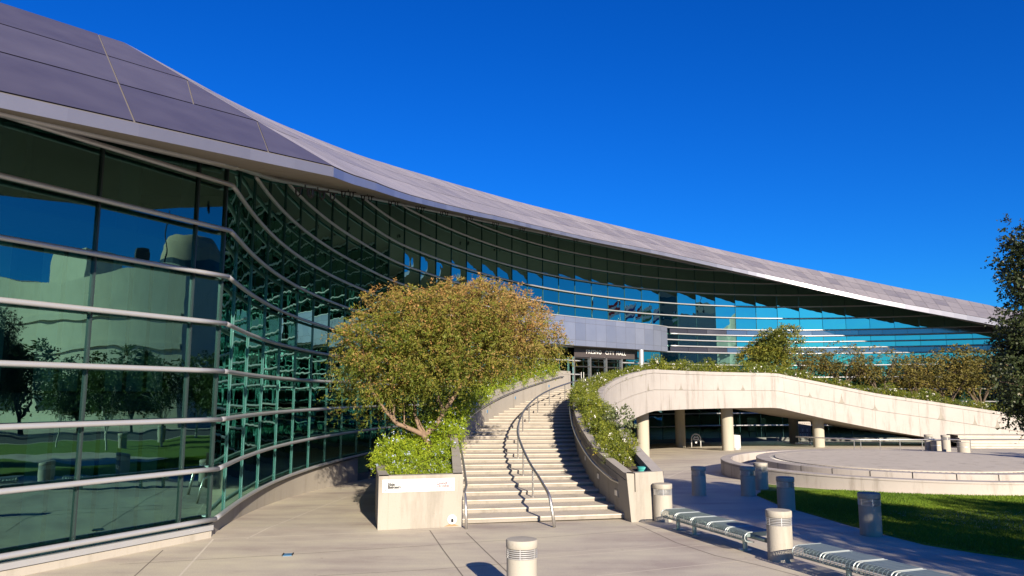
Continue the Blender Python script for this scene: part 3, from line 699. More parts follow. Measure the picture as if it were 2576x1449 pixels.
text_mesh('Entrance', SH*.27, M['ink'], 'lettering', sg, sp(.075, .40), x3, y3, .003, .011, 1.05, 'LEFT')
text_mesh('Council', SH*.27, M['faint'], 'lettering', sg, sp(.745, .62), x3, y3, .003, .006, 1.05, 'LEFT')
text_mesh('Chamber', SH*.27, M['faint'], 'lettering', sg, sp(.745, .40), x3, y3, .003, .006, 1.05, 'LEFT')
text_mesh('FRESNO', SH*.24, M['paleink'], 'lettering', sg, sp(.49, .80), x3, y3, .002, .0, 1.3)
text_mesh('CITY', SH*.24, M['paleink'], 'lettering', sg, sp(.49, .52), x3, y3, .002, .0, 1.3)
text_mesh('HALL', SH*.24, M['paleink'], 'lettering', sg, sp(.49, .24), x3, y3, .002, .0, 1.3)
def arrow(x0, x1, y, mt):
    mb = MB(); d = 1 if x1 > x0 else -1
    mb.quad(sp(min(x0, x1), y-.018), sp(max(x0, x1), y-.018), sp(max(x0, x1), y+.018), sp(min(x0, x1), y+.018))
    for s_ in (-1, 1):
        a, b = sp(x1, y), sp(x1-d*.018, y+s_*.10); o = np.array([0, 0, SH*.025]); mb.quad(a-o, b-o, b+o, a+o)
    mb.build('arrow', mt, sg)
arrow(.27, .03, .20, M['ink']); arrow(.745, .965, .22, M['faint'])
# round white spouts low on the planter fronts
def spout(P, nrm, label):
    t = thing('water_spout', P, label, 'spout'); n3 = np.array([nrm[0], nrm[1], 0]); mb = MB()
    mb.tube([P, P+n3*.03], [.15, .145], 20); mb.build('cover_plate', M['white'], t, smooth='auto')
    mb = MB(); mb.tube([P+n3*.03, P+n3*.10, P+n3*.13+np.array([0, 0, -.05])], .032, 10); mb.build('nozzle', M['dark'], t); return t
t_, z_ = fz(*q5(1900, 1080)); spout(fp(t_, z_, .005), fn_, 'round white water spout with rust stain low on the signed planter')
mb = MB(); P = fp(t_, 0, .006)
vs = [fp(t_-.05, z_-.13, .006), fp(t_+.05, z_-.13, .006), fp(t_+.22, .02, .006), fp(t_-.25, .02, .006)]; mb.add(vs, [(0, 1, 2, 3)])
mb.build('stain', plain('rust_stain', (.30, .19, .10), .9, 0, var=.5, scale=5), lp)

# right planter, terrace wall (one concrete bridge) ------------------------
WP = [(5.02, 25.85, 1.50, -.3), (4.92, 30, 2.05, -.4), (4.92, 36, 2.9, -.5), (5.1, 43, 3.95, .70), (5.75, 46.6, 4.5, 1.35), (6.5, 48.9, 4.88, 1.75), (8.1, 52.2, 5.42, 2.35), (10.1, 55.3, 5.86, 2.87), (13.5, 59.2, 5.86, 2.93), (17.7, 62.7, 5.86, 2.95), (22.5, 65.2, 5.86, 2.95), (27, 66.4, 5.06, 1.98), (32, 67, 4.10, 1.02), (37, 67.4, 3.42, .22), (42, 67.6, 2.68, -.7), (48, 67.6, 1.75, -1), (56, 66.5, .9, -1), (64, 64, .5, -1)]
WPa = np.array(WP); wl = np.r_[0, np.cumsum(np.linalg.norm(np.diff(WPa[:, :2], axis=0), axis=1))]
ws, WC = spline(WPa[:, :2], step=1.0); WNn = normals2(WC)
WZT = np.interp(ws, wl, WPa[:, 2]); WZB = np.interp(ws, wl, WPa[:, 3])
br = thing('terrace_bridge', (10, 56, 0), 'curved pale concrete terrace bridge with deep parapet and round columns below', 'bridge')
mb = MB(); rows = []
for p, n, zt, zb in zip(WC, WNn, WZT, WZB):
    zm = zt-1.5
    if zm < zb+.1: zm = zb+.1
    i3 = p-n*.06; q = p-n*.38
    rows.append([(*(p-n*.38), zb), (*p, zb), (*p, zm-.035), (*i3, zm-.035), (*i3, zm+.035), (*p, zm+.035), (*p, zt-.31), (*i3, zt-.31), (*i3, zt-.255), (*p, zt-.255), (*p, zt-.015), (*(p-n*.015), zt), (*q, zt), (*q, zt-1.0)])
mb.loft(rows); mb.build('parapet', M['wall'], br)
WF = lambda u: min(range(len(WC)), key=lambda i: abs(proj((WC[i][0], WC[i][1], 4.2))[0]-u)+(0 if WC[i][1] > 46 else 999))
stm = plain('water_stain', (.235, .215, .18), .9, 0, var=.35, scale=3)
for u, hgt, wd_ in ((1636, .75, .22), (1722, .5, .3), (1800, .6, .2), (1862, .45, .35), (2026, .4, .25), (2118, .85, .30), (2210, .55, .28), (2374, 1.0, .36), (2452, .8, .22), (2500, .9, .3)):
    i = WF(u); p, n = WC[i], WNn[i]; t_ = np.array([-n[1], n[0]]); zm = max(WZT[i]-1.5, WZB[i]+.1)+.04; mb = MB()
    f_ = lambda x, z: (*(p+n*.004+t_*x), zm+z+.10*x*(WZT[min(i+3, len(WZT)-1)]-WZT[i]))
    k_ = [f_(-wd_, 0), f_(wd_, 0), f_(wd_*.62, hgt*.18), f_(wd_*.30, hgt*.42), f_(wd_*.10, hgt*.75), f_(.012, hgt), f_(-.012, hgt), f_(-wd_*.14, hgt*.70), f_(-wd_*.34, hgt*.36), f_(-wd_*.7, hgt*.15)]
    mb.add(k_, [tuple(range(10))]); mb.build('stain', stm, br)
for u in (1655, 1760, 1890, 2010, 2185, 2300, 2405):          # vertical formwork joints
    i = WF(u); p, n = WC[i], WNn[i]; t_ = np.array([-n[1], n[0]]); mb = MB(); zm = max(WZT[i]-1.5, WZB[i]+.1)
    for a_, b_ in ((WZB[i]+.02, zm-.04), (zm+.04, WZT[i]-.33)):
        if b_ > a_+.1: mb.quad((*(p+n*.003-t_*.012), a_), (*(p+n*.003+t_*.012), a_), (*(p+n*.003+t_*.012), b_), (*(p+n*.003-t_*.012), b_))
    mb.build('joint', M['joint_d'], br)
i0 = 0
mb = MB(); rows = []                                         # inner planter wall along the stairs
ns = np.r_[np.arange(.0, 30, .5)]
def right_top(n): return 1.50+max(0, n-0.6)*RISE
for n in ns:
    p = Rf(n) if n >= .8 else Rf(.8)+(n-.8)*(Rf(2)-Rf(1))*.62
    d = dirn(Rf, max(n, 1)); nr = np.array([d[1], -d[0]]); zt = right_top(n); q = p+nr*.30; lean = nr*(-.16)*max(0, 1-n/7)
    z0 = -.3 if n < 10 else RISE*n-1.4
    a, b = p, p+lean
    rows.append([(*a, z0), (*lerp(a, b, .8), zt-.24), (*(lerp(a, b, .8)+nr*.02), zt-.24), (*(lerp(a, b, .8)+nr*.02), zt-.21), (*lerp(a, b, .82), zt-.21), (*b, zt), (*(b+nr*.3), zt), (*(b+nr*.3), zt-.6)])
mb.loft(rows); e = rows[-1]; mb.add(e, [tuple(range(len(e)))]); mb.build('planter_wall', M['planter'], br)
a0, a1 = np.array(rows[0][0][:2]), np.array(rows[0][5][:2]); w0 = WC[0]
mb = MB(); bt = np.array([w0[0]+.14, w0[1]-.02]); tp = np.array([w0[0]-.02, w0[1]])
inw = np.array([.06, .32])
mb.add([(*a0, -.3), (*bt, -.3), (*tp, 1.5), (*a1, 1.5), (*(tp+inw), 1.5), (*(a1+inw), 1.5), (*(a1+inw), .9), (*(tp+inw), .9)], [(0, 1, 2, 3), (3, 2, 4, 5), (5, 4, 7, 6)])
mb.build('planter_front', M['planter'], br)
mb = MB(); rows = []
for i in range(0, 33):
    p = WC[i]-WNn[i]*.3; n = 1+(p[1]-25.9)/1.04 if p[1] < 44 else 1+(ws[i])/1.08
    q = Rf(max(.6, min(n, 31))); z = min(WZT[i], right_top(max(.6, min(n, 31))))-.28; rows.append([(*p, z), (*(q+np.array([.2, 0])), z)])
mb.loft(rows); mb.build('soil', M['soil'], br)
# deck slab + ramp + undersides
deck = MB()
K1 = next(i for i in range(len(WC)) if ws[i] >= wl[7]); K2 = next(i for i in range(len(WC)) if ws[i] >= wl[10])
fa = next(i for i in range(len(FC)) if FC[i][1] > 60.5); fb = next(i for i in range(len(FC)) if FC[i][0] > 25)
poly = [Lf(33.4), np.array([1.6, 61.2])]+[FC[i]+FN[i]*.1 for i in range(fa, fb, 2)]+[WC[i]-WNn[i]*.36 for i in range(K2, K1-1, -1)]+[Rf(33.4)]
poly = [np.array(q[:2]) for q in poly]
cen = np.array([10.0, 68.0])
for i in range(len(poly)):
    a, b = poly[i], poly[(i+1) % len(poly)]
    deck.add([(*cen, FLOOR-.006), (*a, FLOOR-.006), (*b, FLOOR-.006)], [(0, 1, 2)]); deck.add([(*cen, 2.98), (*b, 2.98), (*a, 2.98)], [(0, 1, 2)])
deck.build('deck', M['step'], br)
mb = MB(); rows = []; rows2 = []
for i in range(K1-14, len(WC)):
    p, n = WC[i], WNn[i]; w_ = 8.6
    zt = WZT[i]-1.44; zb = WZB[i]
    if i >= K2-2: rows.append([(*(p-n*.36), zt), (*(p-n*w_), zt)])
    if i >= K2-12: rows2.append([(*(p-n*.03), zb+.012), (*(p-n*w_), zb+.012), (*(p-n*w_), zt)])
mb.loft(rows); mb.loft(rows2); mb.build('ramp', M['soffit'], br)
for u, v, r in ((1619, 1153, .46), (1712.6, 1125, .48), (1832, 1133, .50), (2061, 1125, .48), (1998, 1116, .46)):
    P = on_ground(u, v); top = min(2.95, np.interp(P[0], [10, 22, 27, 32, 37], [2.9, 2.95, 2.0, 1.05, .3])+.25) if P[0] > 10 else 2.6
    print('column', u, P.round(2), top)
    mb = MB(); mb.lathe([(r+.0, P[2]-.1), (r, top+.1)], (P[0], P[1], 0), 28); mb.build('column', M['column'], br, smooth=True)
# broad steps at the right foot of the ramp
sr = thing('ramp_steps', (44, 62.5, 0), 'low broad concrete steps at the foot of the ramp on the right', 'steps'); mb = MB()
for j in range(5):
    a = (36.5+.25*j, 62.6+.62*j); b = (52, 61.0+.62*j); z = -.3+.19*(j+1)
    mb.quad((*a, z), (*b, z), (b[0], b[1]+.64, z), (a[0], a[1]+.64, z)); mb.quad((*a, z-.2), (*b, z-.2), (*b, z), (*a, z))
mb.quad((37.9, 65.7, .65), (52, 64.1, .65), (52, 68, .65), (37.9, 68, .65)); mb.build('tread', M['step'], sr)

# ------------------------------------------------------------------ handrails
def rail_thing(label, P, posts, r=.045, wallmount=False):
    t = thing('handrail', (P[0][0], P[0][1], P[0][2]), label, 'handrail', 'steel handrails of the staircase')
    mb = MB(); mb.tube(P, r, 8); mb.build('top_rail', M['steel'], t, smooth=True)
    for a, b in posts:
        mb = MB(); mb.tube([a, b], .03 if wallmount else .035, 8)
        if not wallmount: mb.lathe([(.075, 0), (.075, .02), (.0, .022)], a, 12)
        mb.build('bracket' if wallmount else 'post', M['steel'], t, smooth='auto')
    return t
def mid(n): return (Lf(n)+Rf(n))/2 if n >= 1 else (Lf(1)+Rf(1))/2+(n-1)*np.array([-.02, 1.0])
RH = 1.02
foot = np.array(on_ground(1395, 1327))
P = [tuple(foot), (foot[0]-.06, foot[1]+.06, .45), (foot[0]-.13, foot[1]+.12, .86), (foot[0]-.18, foot[1]+.30, 1.0)]
for n in np.arange(2.2, 33.6, .4): m_ = mid(n); P.append((m_[0], m_[1], RISE*n+RH-.06))
m_ = mid(35); P.append((m_[0], m_[1], FLOOR+RH-.05))
posts = []
for n in (3.35, 6.35, 9.35, 12.3, 15.3, 18.3, 21.3, 24.3, 27.3, 30.3, 33):
    m_ = mid(n); z = RISE*min(int(n), NS); posts.append(((m_[0], m_[1], z), (m_[0], m_[1], RISE*n+RH-.08)))
rail_thing('curving steel handrail on posts down the middle of the staircase', P, posts, .05)
foot = np.array(on_ground(1173, 1331))
P = [tuple(foot), (foot[0]-.02, foot[1]+.10, .5), (foot[0]-.05, foot[1]+.2, .90), (foot[0]-.1, foot[1]+.5, 1.02)]; posts = []
for n in np.arange(1.2, 33.0, .6):
    p = Lf(n); d = dirn(Lf, n); q = p-np.array([-d[1], d[0]])*.14; P.append((*q, RISE*min(n, 32)+.98))
for n in np.arange(2, 33, 3.0):
    p = Lf(n); d = dirn(Lf, n); nl = np.array([-d[1], d[0]]); q = p-nl*.14; posts.append(((*(p+nl*.02), RISE*n+.86), (*q, RISE*n+.95)))
rail_thing('steel handrail fixed along the left parapet of the staircase', P, posts, .045, True)
foot = np.array(on_ground(1603, 1311))
P = [tuple(foot), (foot[0]-.03, foot[1]+.12, .5), (foot[0]-.10, foot[1]+.22, .86), (foot[0]-.2, foot[1]+.5, .98)]; posts = []
for n in np.arange(1.6, 30.0, .6):
    p = Rf(n); d = dirn(Rf, n); q = p+np.array([-d[1], d[0]])*.14+np.array([-d[1], d[0]])*.12*max(0, 1-n/7); P.append((*q, RISE*n+.96))
for n in np.arange(2.4, 30, 3.0):
    p = Rf(n); d = dirn(Rf, n); nl = np.array([-d[1], d[0]]); q = p+nl*.14+nl*.12*max(0, 1-n/7); posts.append(((*(p-nl*.05), RISE*n+.86), (*q, RISE*n+.93)))
rail_thing('steel handrail fixed along the right planter wall of the staircase', P, posts, .045, True)
# recessed step lights in the stair walls
def step_light(P, nrm, where):
    t = thing('step_light', P, 'small square step light set in the %s wall of the staircase' % where, 'wall light', 'step lights in the %s stair wall' % where)
    ang = math.atan2(nrm[1], nrm[0])-PI/2; n3 = np.array([*nrm, 0]); mb = MB(); mb.box(P+n3*.005, (.34, .03, .26), ang); mb.build('frame', M['planter'], t)
    for s_ in (-.075, .075):
        c = P+n3*.022+np.array([math.cos(ang)*s_, math.sin(ang)*s_, 0]); mb = MB(); mb.box(c, (.10, .012, .17), ang); mb.build('lens', M['blue'] if where == 'left' else M['louvre'], t)
for n in (8.0, 13.2, 18.5, 24.0, 30.0):
    p = Lf(n); d = dirn(Lf, n); nr = np.array([d[1], -d[0]]); step_light(np.array([*p, RISE*n+.52]), nr, 'left')
for n in (1.6, 3.9, 6.8):
    p = Rf(n); d = dirn(Rf, n); nl = np.array([-d[1], d[0]]); step_light(np.array([*(p+nl*.08*max(0, 1-n/7)), RISE*n+.50]), nl, 'right')
P = np.array([4.22, 25.60, .30]); spout(P, np.array([.1, -.995]), 'round white water spout on the front of the rose planter')

# ------------------------------------------------------------------ lower plaza furniture
rl = thing('guard_rail', (*on_ground(2145, 1127)[:2], -.25), 'long low steel guard rail behind the round fountain', 'railing')
Yr = 58.0; xs = lambda u: (u-1288)/FPX*Yr*1.0
zt = atY(2250, 1106, Yr)[2]
mb = MB(); mb.tube([(xs(2072)-1.4, Yr+3, zt+.06), (xs(2128), Yr+.3, zt+.02), (xs(2150), Yr, zt), (xs(2650), Yr+.5, zt-.02)], .045, 8); mb.build('top_rail', M['steel'], rl, smooth=True)
for u in (2133, 2149, 2197, 2246, 2301, 2360, 2420):
    x = xs(u); mb = MB(); mb.tube([(x, Yr, ground_z(x, Yr)), (x, Yr, zt)], .035, 8); mb.build('post', M['steel'], rl)
def arch_sign():
    P = on_ground(1751.5, 1126); t = thing('arch_stand', P, 'small white arched tube stand with round emblem under the bridge', 'stand')
    sc = 1.15; mb = MB(); pts = [(P[0]-.38*sc, P[1], P[2]), (P[0]-.38*sc, P[1], P[2]+.72*sc)]+[(P[0]-.38*sc*math.cos(a), P[1], P[2]+.72*sc+.38*sc*math.sin(a)) for a in np.linspace(.2, PI-.2, 9)]+[(P[0]+.38*sc, P[1], P[2]+.72*sc), (P[0]+.38*sc, P[1], P[2])]
    mb.tube(pts, .05, 8); mb.build('frame', M['white'], t, smooth=True)
    mb = MB(); mb.lathe([(.0, 0), (.27, 0), (.27, .03), (0, .03)], (0, 0, 0), 20); 
    mb.v = [(P[0]+x, P[1]-.05+z, P[2]+.72*sc+y) for x, y, z in mb.v]; mb.box((P[0], P[1], P[2]+.42*sc), (.16, .03, .16)); mb.build('emblem', M['white'], t)
    mb = MB(); mb.box((P[0], P[1]-.07, P[2]+.74*sc), (.3, .02, .10)); mb.box((P[0], P[1]-.07, P[2]+.58*sc), (.62, .02, .06)); mb.box((P[0], P[1]-.07, P[2]+.90*sc), (.16, .02, .06)); mb.build('emblem_bar', M['dark'], t)
arch_sign()
P = on_ground(1852, 1131); t = thing('litter_bin', P, 'white round litter bin behind a bridge column', 'bin'); mb = MB()
mb.lathe([(.0, 0), (.38, 0), (.40, .04), (.40, 1.22), (.36, 1.24), (.36, 1.15), (0, 1.15)], P, 24); mb.build('drum', M['white'], t, smooth='auto'); mb = MB(); mb.lathe([(.41, .05), (.41, .12)], P, 24); mb.build('foot_ring', M['steel'], t)
Pb = on_ground(2026, 1113); t = thing('notice_board', Pb, 'upright grey notice board with pinned papers between two columns', 'notice board')
bw = 1.35; bz = Pb[2]+.62; bh = 1.62; mb = MB(); mb.box((Pb[0], Pb[1], bz+bh/2), (bw, .10, bh)); mb.build('board', plain('board_grey', (.30, .27, .25), .7), t)
for s_ in (-.55, .55):
    mb = MB(); mb.box((Pb[0]+s_, Pb[1]+.09, Pb[2]+.6), (.09, .06, 1.3)); mb.build('leg', M['dark'], t)
for r_ in range(3):
    for c_ in range(5):
        x = Pb[0]-.5+.25*c_; z = bz+bh-.18-.5*r_
        mb = MB(); mb.box((x, Pb[1]-.06, z), (.09, .02, .05)); mb.build('clip', M['dark'], t)
        if (r_ == 1 and c_ in (1, 3)) or (r_ == 2 and c_ < 4):
            mb = MB(); mb.box((x, Pb[1]-.065, z-.24), (.17, .012, .34)); mb.build('paper', M['white'] if c_ % 2 else M['blind'], t)
Pw = on_ground(2022, 1121); t = thing('plank_barrier', Pw, 'low white plank lying below the notice board', 'barrier'); mb = MB(); mb.box((Pw[0], Pw[1], Pw[2]+.22), (1.5, .12, .14), -.25); mb.build('plank', M['white'], t)
mb = MB(); mb.box((Pw[0]+.6, Pw[1]-.16, Pw[2]+.08), (.14, .14, .17)); mb.build('foot', M['white'], t)
# teal irrigation drum in the rose planter, blue cover plate in the paving
P = np.array([4.55, 26.9, 1.25]); t = thing('valve_drum', P, 'short round teal plastic drum in the rose planter corner', 'drum'); mb = MB(); mb.lathe([(0, 0), (.21, 0), (.215, .22), (.225, .23), (.225, .30), (.0, .32)], P, 24); mb.build('drum', M['teal'], t, smooth='auto')
P0, P1, P2, P3 = [on_ground(*q) for q in ((710, 1399.5), (734, 1398.5), (738, 1392.5), (714, 1393.5))]
t = thing('cover_plate', P0, 'small blue rectangular cover plate set in the plaza', 'cover'); mb = MB()
for q in (P0, P1, P2, P3): q[2] = .012
mb.quad(P0, P1, P2, P3); mb.quad(P0-[0, 0, .02], P1-[0, 0, .02], P1, P0); mb.build('plate', M['blue'], t)
mb = MB(); 
for a, b in ((P0, P3), (P1, P2)): mb.tube([a, b], .02, 5)
mb.build('rim', M['dark'], t)

# fountain
FCx, FCy = 21.1, 41.5; fg = -.12
ft = thing('fountain', (FCx, FCy, fg), 'large round dry concrete fountain with raised disc inside a low ring wall', 'fountain')
mb = MB(); mb.lathe([(9.62, fg-.15), (9.62, fg+.47), (9.585, fg+.475), (9.585, fg+.505), (9.62, fg+.51), (9.62, .45), (9.60, .465), (9.06, .47), (9.04, .455), (9.04, fg-.1)], (FCx, FCy, 0), 160); mb.build('ring_wall', M['fount'], ft, smooth='auto')
mb = MB(); mb.lathe([(9.1, fg+.02), (7.5, fg+.02)], (FCx, FCy, 0), 96); mb.build('basin_floor', M['step'], ft)
mb = MB(); nb = 28
for j in range(nb):
    a0 = 2*PI*j/nb+.003; a1 = 2*PI*(j+1)/nb-.003
    mb.lathe([(7.70, fg), (7.70, .565), (7.685, .58), (6.97, .58), (6.95, .57), (6.95, .25)], (FCx, FCy, 0), 7, 0, a0, a1)
mb.build('platform_rim', M['fount'], ft)
mb = MB(); mb.lathe([(7.66, fg), (7.66, .555), (7.0, .555)], (FCx, FCy, 0), 96); mb.lathe([(6.96, .26), (6.6, .26)], (FCx, FCy, 0), 96); mb.build('rim_core', M['grate'], ft)
mb = MB(); mb.lathe([(6.72, .2), (6.72, .60), (6.70, .615), (6.25, .62), (6.245, .612), (6.235, .612), (6.23, .62), (0.01, .64)], (FCx, FCy, 0), 128); mb.build('disc', M['step'], ft, smooth='auto')
mb = MB()
for j in range(170):
    a = 2*PI*j/170; mb.box((FCx+6.835*math.cos(a), FCy+6.835*math.sin(a), .565), (.21, .05, .02), a)
mb.lathe([(6.93, .55), (6.95, .56)], (FCx, FCy, 0), 96); mb.lathe([(6.72, .55), (6.74, .56)], (FCx, FCy, 0), 96); mb.build('grate', M['steel'], ft)
mb = MB(); mb.tube([(FCx-8.6, FCy+1.1, fg), (FCx-8.6, FCy+1.1, fg+.32)], .05, 8); mb.build('nozzle', M['plinth'], ft)
strip('paving_joint', [(FCx-6, FCy-2.9), (FCx+6, FCy+2.2)], .03, M['joint_l'], .0) if False else None

# lawn: left edge measured, right part runs on beyond the picture
ed = [G(1904, 1247), G(1960, 1271), G(2050, 1297), G(2146, 1325), G(2240, 1349), G(2326, 1371), G(2444, 1390), G(2576, 1409)]
ed += [np.array([14.2, 16.8]), np.array([17.5, 15.2]), np.array([24, 13.0]), np.array([40, 10]), np.array([45.5, 9])]
arc = []
for a in np.linspace(-2.72, -.35, 40):
    r = 10.05; arc.append(np.array([FCx+r*math.cos(a), FCy+r*math.sin(a)]))
up_ = [np.array([32, 39.5]), np.array([45.5, 42])]
arc = [q for q in arc if q[0] > 11.2]
poly = ed+up_[::-1]+arc[::-1]+[G(1915, 1241)]
import mathutils
tri = mathutils.geometry.tessellate_polygon([[Vector((q[0], q[1], 0)) for q in poly]])
mb = MB(); LZ = .035
mb.add([(q[0], q[1], ground_z(*q)+LZ) for q in poly], [tuple(t_) for t_ in tri])
for i in range(len(poly)):
    a, b = poly[i], poly[(i+1) % len(poly)]; mb.quad((*a, ground_z(*a)-.02), (*b, ground_z(*b)-.02), (*b, ground_z(*b)+LZ), (*a, ground_z(*a)+LZ))
lawn = tag(mb.build('lawn', M['lawn']), kind='structure')
# grass blades on the visible part
def inpoly(x, y, P):
    c = np.zeros(len(x), bool); j = len(P)-1
    for i in range(len(P)):
        xi, yi = P[i]; xj, yj = P[j]
        if yi != yj: c ^= ((yi > y) != (yj > y)) & (x < (xj-xi)*(y-yi)/(yj-yi)+xi)
        j = i
    return c
NG = 260000; x = RNG.uniform(9.5, 24, NG); y = RNG.uniform(14, 34, NG); k_ = inpoly(x, y, poly) & (x < y*.72+1.5); x, y = x[k_], y[k_]; n = len(x)
hgt = RNG.uniform(.035, .085, n); an = RNG.uniform(0, 2*PI, n); lx, ly = RNG.normal(0, .022, n), RNG.normal(0, .022, n); w = .011
V = np.empty((n, 3, 3)); V[:, 0] = np.c_[x-np.cos(an)*w, y-np.sin(an)*w, np.full(n, LZ)]; V[:, 1] = np.c_[x+np.cos(an)*w, y+np.sin(an)*w, np.full(n, LZ)]; V[:, 2] = np.c_[x+lx, y+ly, LZ+hgt]
V[:, :, 2] += np.array([ground_z(a, b) for a, b in zip(x, y)])[:, None]
tag(quads_mesh('grass', V, M['grass'], None, np.clip(.45+.22*np.sin(x*.9)*np.sin(y*.7+1)+RNG.normal(0, .2, n), 0, 1), 3), 'short green lawn grass beside the round fountain', 'grass', kind='stuff')

# bollards
def make_bollard():
    t = thing('bollard', (0, 0, 0), 'x', 'bollard', 'round concrete louvred bollards'); mb = MB()
    mb.lathe([(0, -.1), (.30, -.1), (.30, .83), (.29, .84), (.20, .84)], (0, 0, 0), 36); mb.build('shaft', M['bollard'], t, smooth='auto')
    mb = MB(); mb.lathe([(.18, 1.035), (.305, 1.035), (.312, 1.045), (.312, 1.17), (.30, 1.19), (0, 1.20)], (0, 0, 0), 36); mb.build('cap', M['bollard'], t, smooth='auto')
    mb = MB(); mb.lathe([(.235, .835), (.235, 1.04)], (0, 0, 0), 28); lv = mb.build('lamp_core', M['dark'], t, smooth='auto')
    mb = MB()
    for j in range(5):
        z = .85+.039*j; mb.lathe([(.25, z+.012), (.303, z-.004), (.306, z+.004), (.306, z+.014), (.25, z+.026)], (0, 0, 0), 36)
    for j in range(6): a = 2*PI*j/6+.4; mb.box((.297*math.cos(a), .297*math.sin(a), .94), (.014, .014, .19), a)
    mb.build('louvre', M['louvre'], t, smooth='auto'); return t
proto = None
for u, v, lab in [(1313, 1515, 'sunlit concrete bollard nearest the camera, cut off by the picture edge'),
                  (1668.7, 1311, 'sunlit concrete bollard standing against the front of the rose planter'),
                  (1964, 1409, 'sunlit concrete bollard between the two wire benches'),
                  (1759, 1246, 'shaded concrete bollard alone on the dark paving between planter and fountain'),
                  (1883, 1247, 'shaded bollard at the pointed tip of the lawn'),
                  (1916, 1232, 'shaded bollard right against the fountain ring wall'),
                  (1979, 1286, 'shaded bollard on the lawn edge behind the middle sunlit bollard'),
                  (2192, 1346, 'dappled bollard on the lawn edge above the second bench'),
                  (2338, 1133, 'tall pale bollard behind the fountain, left of the far group'),
                  (2381, 1136, 'pale bollard behind the fountain between the two far bins')]:
    t = make_bollard() if proto is None else copy_tree(proto)
    proto = proto or t
    P = on_ground(u, v); t.location = P; t['label'] = lab
    print('bollard', u, P.round(2))
for q in ((34, 26), (30, 33), (42, 30)):
    t = copy_tree(proto); t.location = (*q, ground_z(*q)); t['label'] = 'concrete bollard on the far lawn outside the picture, seen mirrored in the glass'
for u, v, lab in ((2357, 1134, 'short grey banded bin between two pale bollards beyond the fountain'), (2425, 1139, 'pale banded bin standing alone at the ramp steps')):
    P = on_ground(u, v); t = thing('banded_bin', P, lab, 'bin', 'bins beyond the fountain'); mb = MB(); mb.lathe([(0, 0), (.40, 0), (.40, .72), (.36, .75), (0, .75)], P, 24); mb.build('drum', M['bollard'], t, smooth='auto')
    mb = MB(); mb.lathe([(.408, .40), (.408, .44)], P, 24); mb.build('band', M['louvre'], t)

# benches: five basket seats of steel wire on a round beam
def make_bench(A, B, nseat, legs, label, gapfrac=.10):
    A = np.array(A); B = np.array(B); d = B-A; Ltot = np.linalg.norm(d); d = d/Ltot; f = np.array([d[1], -d[0]])   # f = front side
    if f @ np.array([-1, -.3]) < 0: f = -f
    z0 = .56; t = thing('bench', (A[0], A[1], 0), label, 'bench', 'wire benches along the plaza edge')
    prof = [(-.42, z0-.012), (-.40, z0), (.27, z0), (.35, z0-.015), (.41, z0-.06), (.43, z0-.13), (.41, z0-.20), (.34, z0-.235), (.15, z0-.245)]
    def W3(s, q): p = A+d*s+f*q[0]; return (p[0], p[1], q[1])
    def wd(q, k):                                            # subdivide profile
        out = []
        for a, b in zip(q[:-1], q[1:]):
            n = max(1, int(math.hypot(b[0]-a[0], b[1]-a[1])/k)); out += [(a[0]+(b[0]-a[0])*i/n, a[1]+(b[1]-a[1])*i/n) for i in range(n)]
        return out+[q[-1]]
    step = Ltot/nseat; sw = step*(1-gapfrac)
    for i in range(nseat):
        s0 = i*step; mb = MB()
        fine = wd(prof, .032)
        for q in fine[::1]: mb.tube([W3(s0, q), W3(s0+sw, q)], .008, 4, cap=False)
        nr = 8
        for j in range(1, nr): mb.tube([W3(s0+sw*j/nr, q) for q in prof], .007, 5, cap=False)
        seat = mb.build('seat', M['bench'], t)
        for s_ in (s0, s0+sw):
            mb = MB(); mb.tube([W3(s_, q) for q in prof], .015, 8); mb.build('end_loop', M['benchend'], seat, smooth=True)
    mb = MB(); mb.tube([W3(.05, (0, .40)), W3(Ltot+.22, (0, .40))], .062, 12); mb.build('beam', M['bench'], t, smooth='auto')
    for s_ in np.linspace(.25, Ltot-.2, nseat+1):
        mb = MB(); mb.box((*(A+d*s_), .49), (.05, .60, .12), math.atan2(f[1], f[0])-PI/2); mb.build('bracket', M['bench'], t)
    for s_ in legs:
        c = A+d*s_; mb = MB(); mb.lathe([(.0, 0), (.17, 0), (.17, .02), (.062, .022), (.062, .38)], (c[0], c[1], 0), 18); mb.build('leg', M['bench'], t, smooth='auto')
    return t
make_bench((4.93, 23.95), (6.30, 19.95), 5, (.25, 1.15, 3.55), 'wire bench between the planter bollard and the middle sunlit bollard')
make_bench((6.86, 18.35), (8.55, 13.85), 5, (1.25, 3.9), 'wire bench at the right edge running out of the picture')

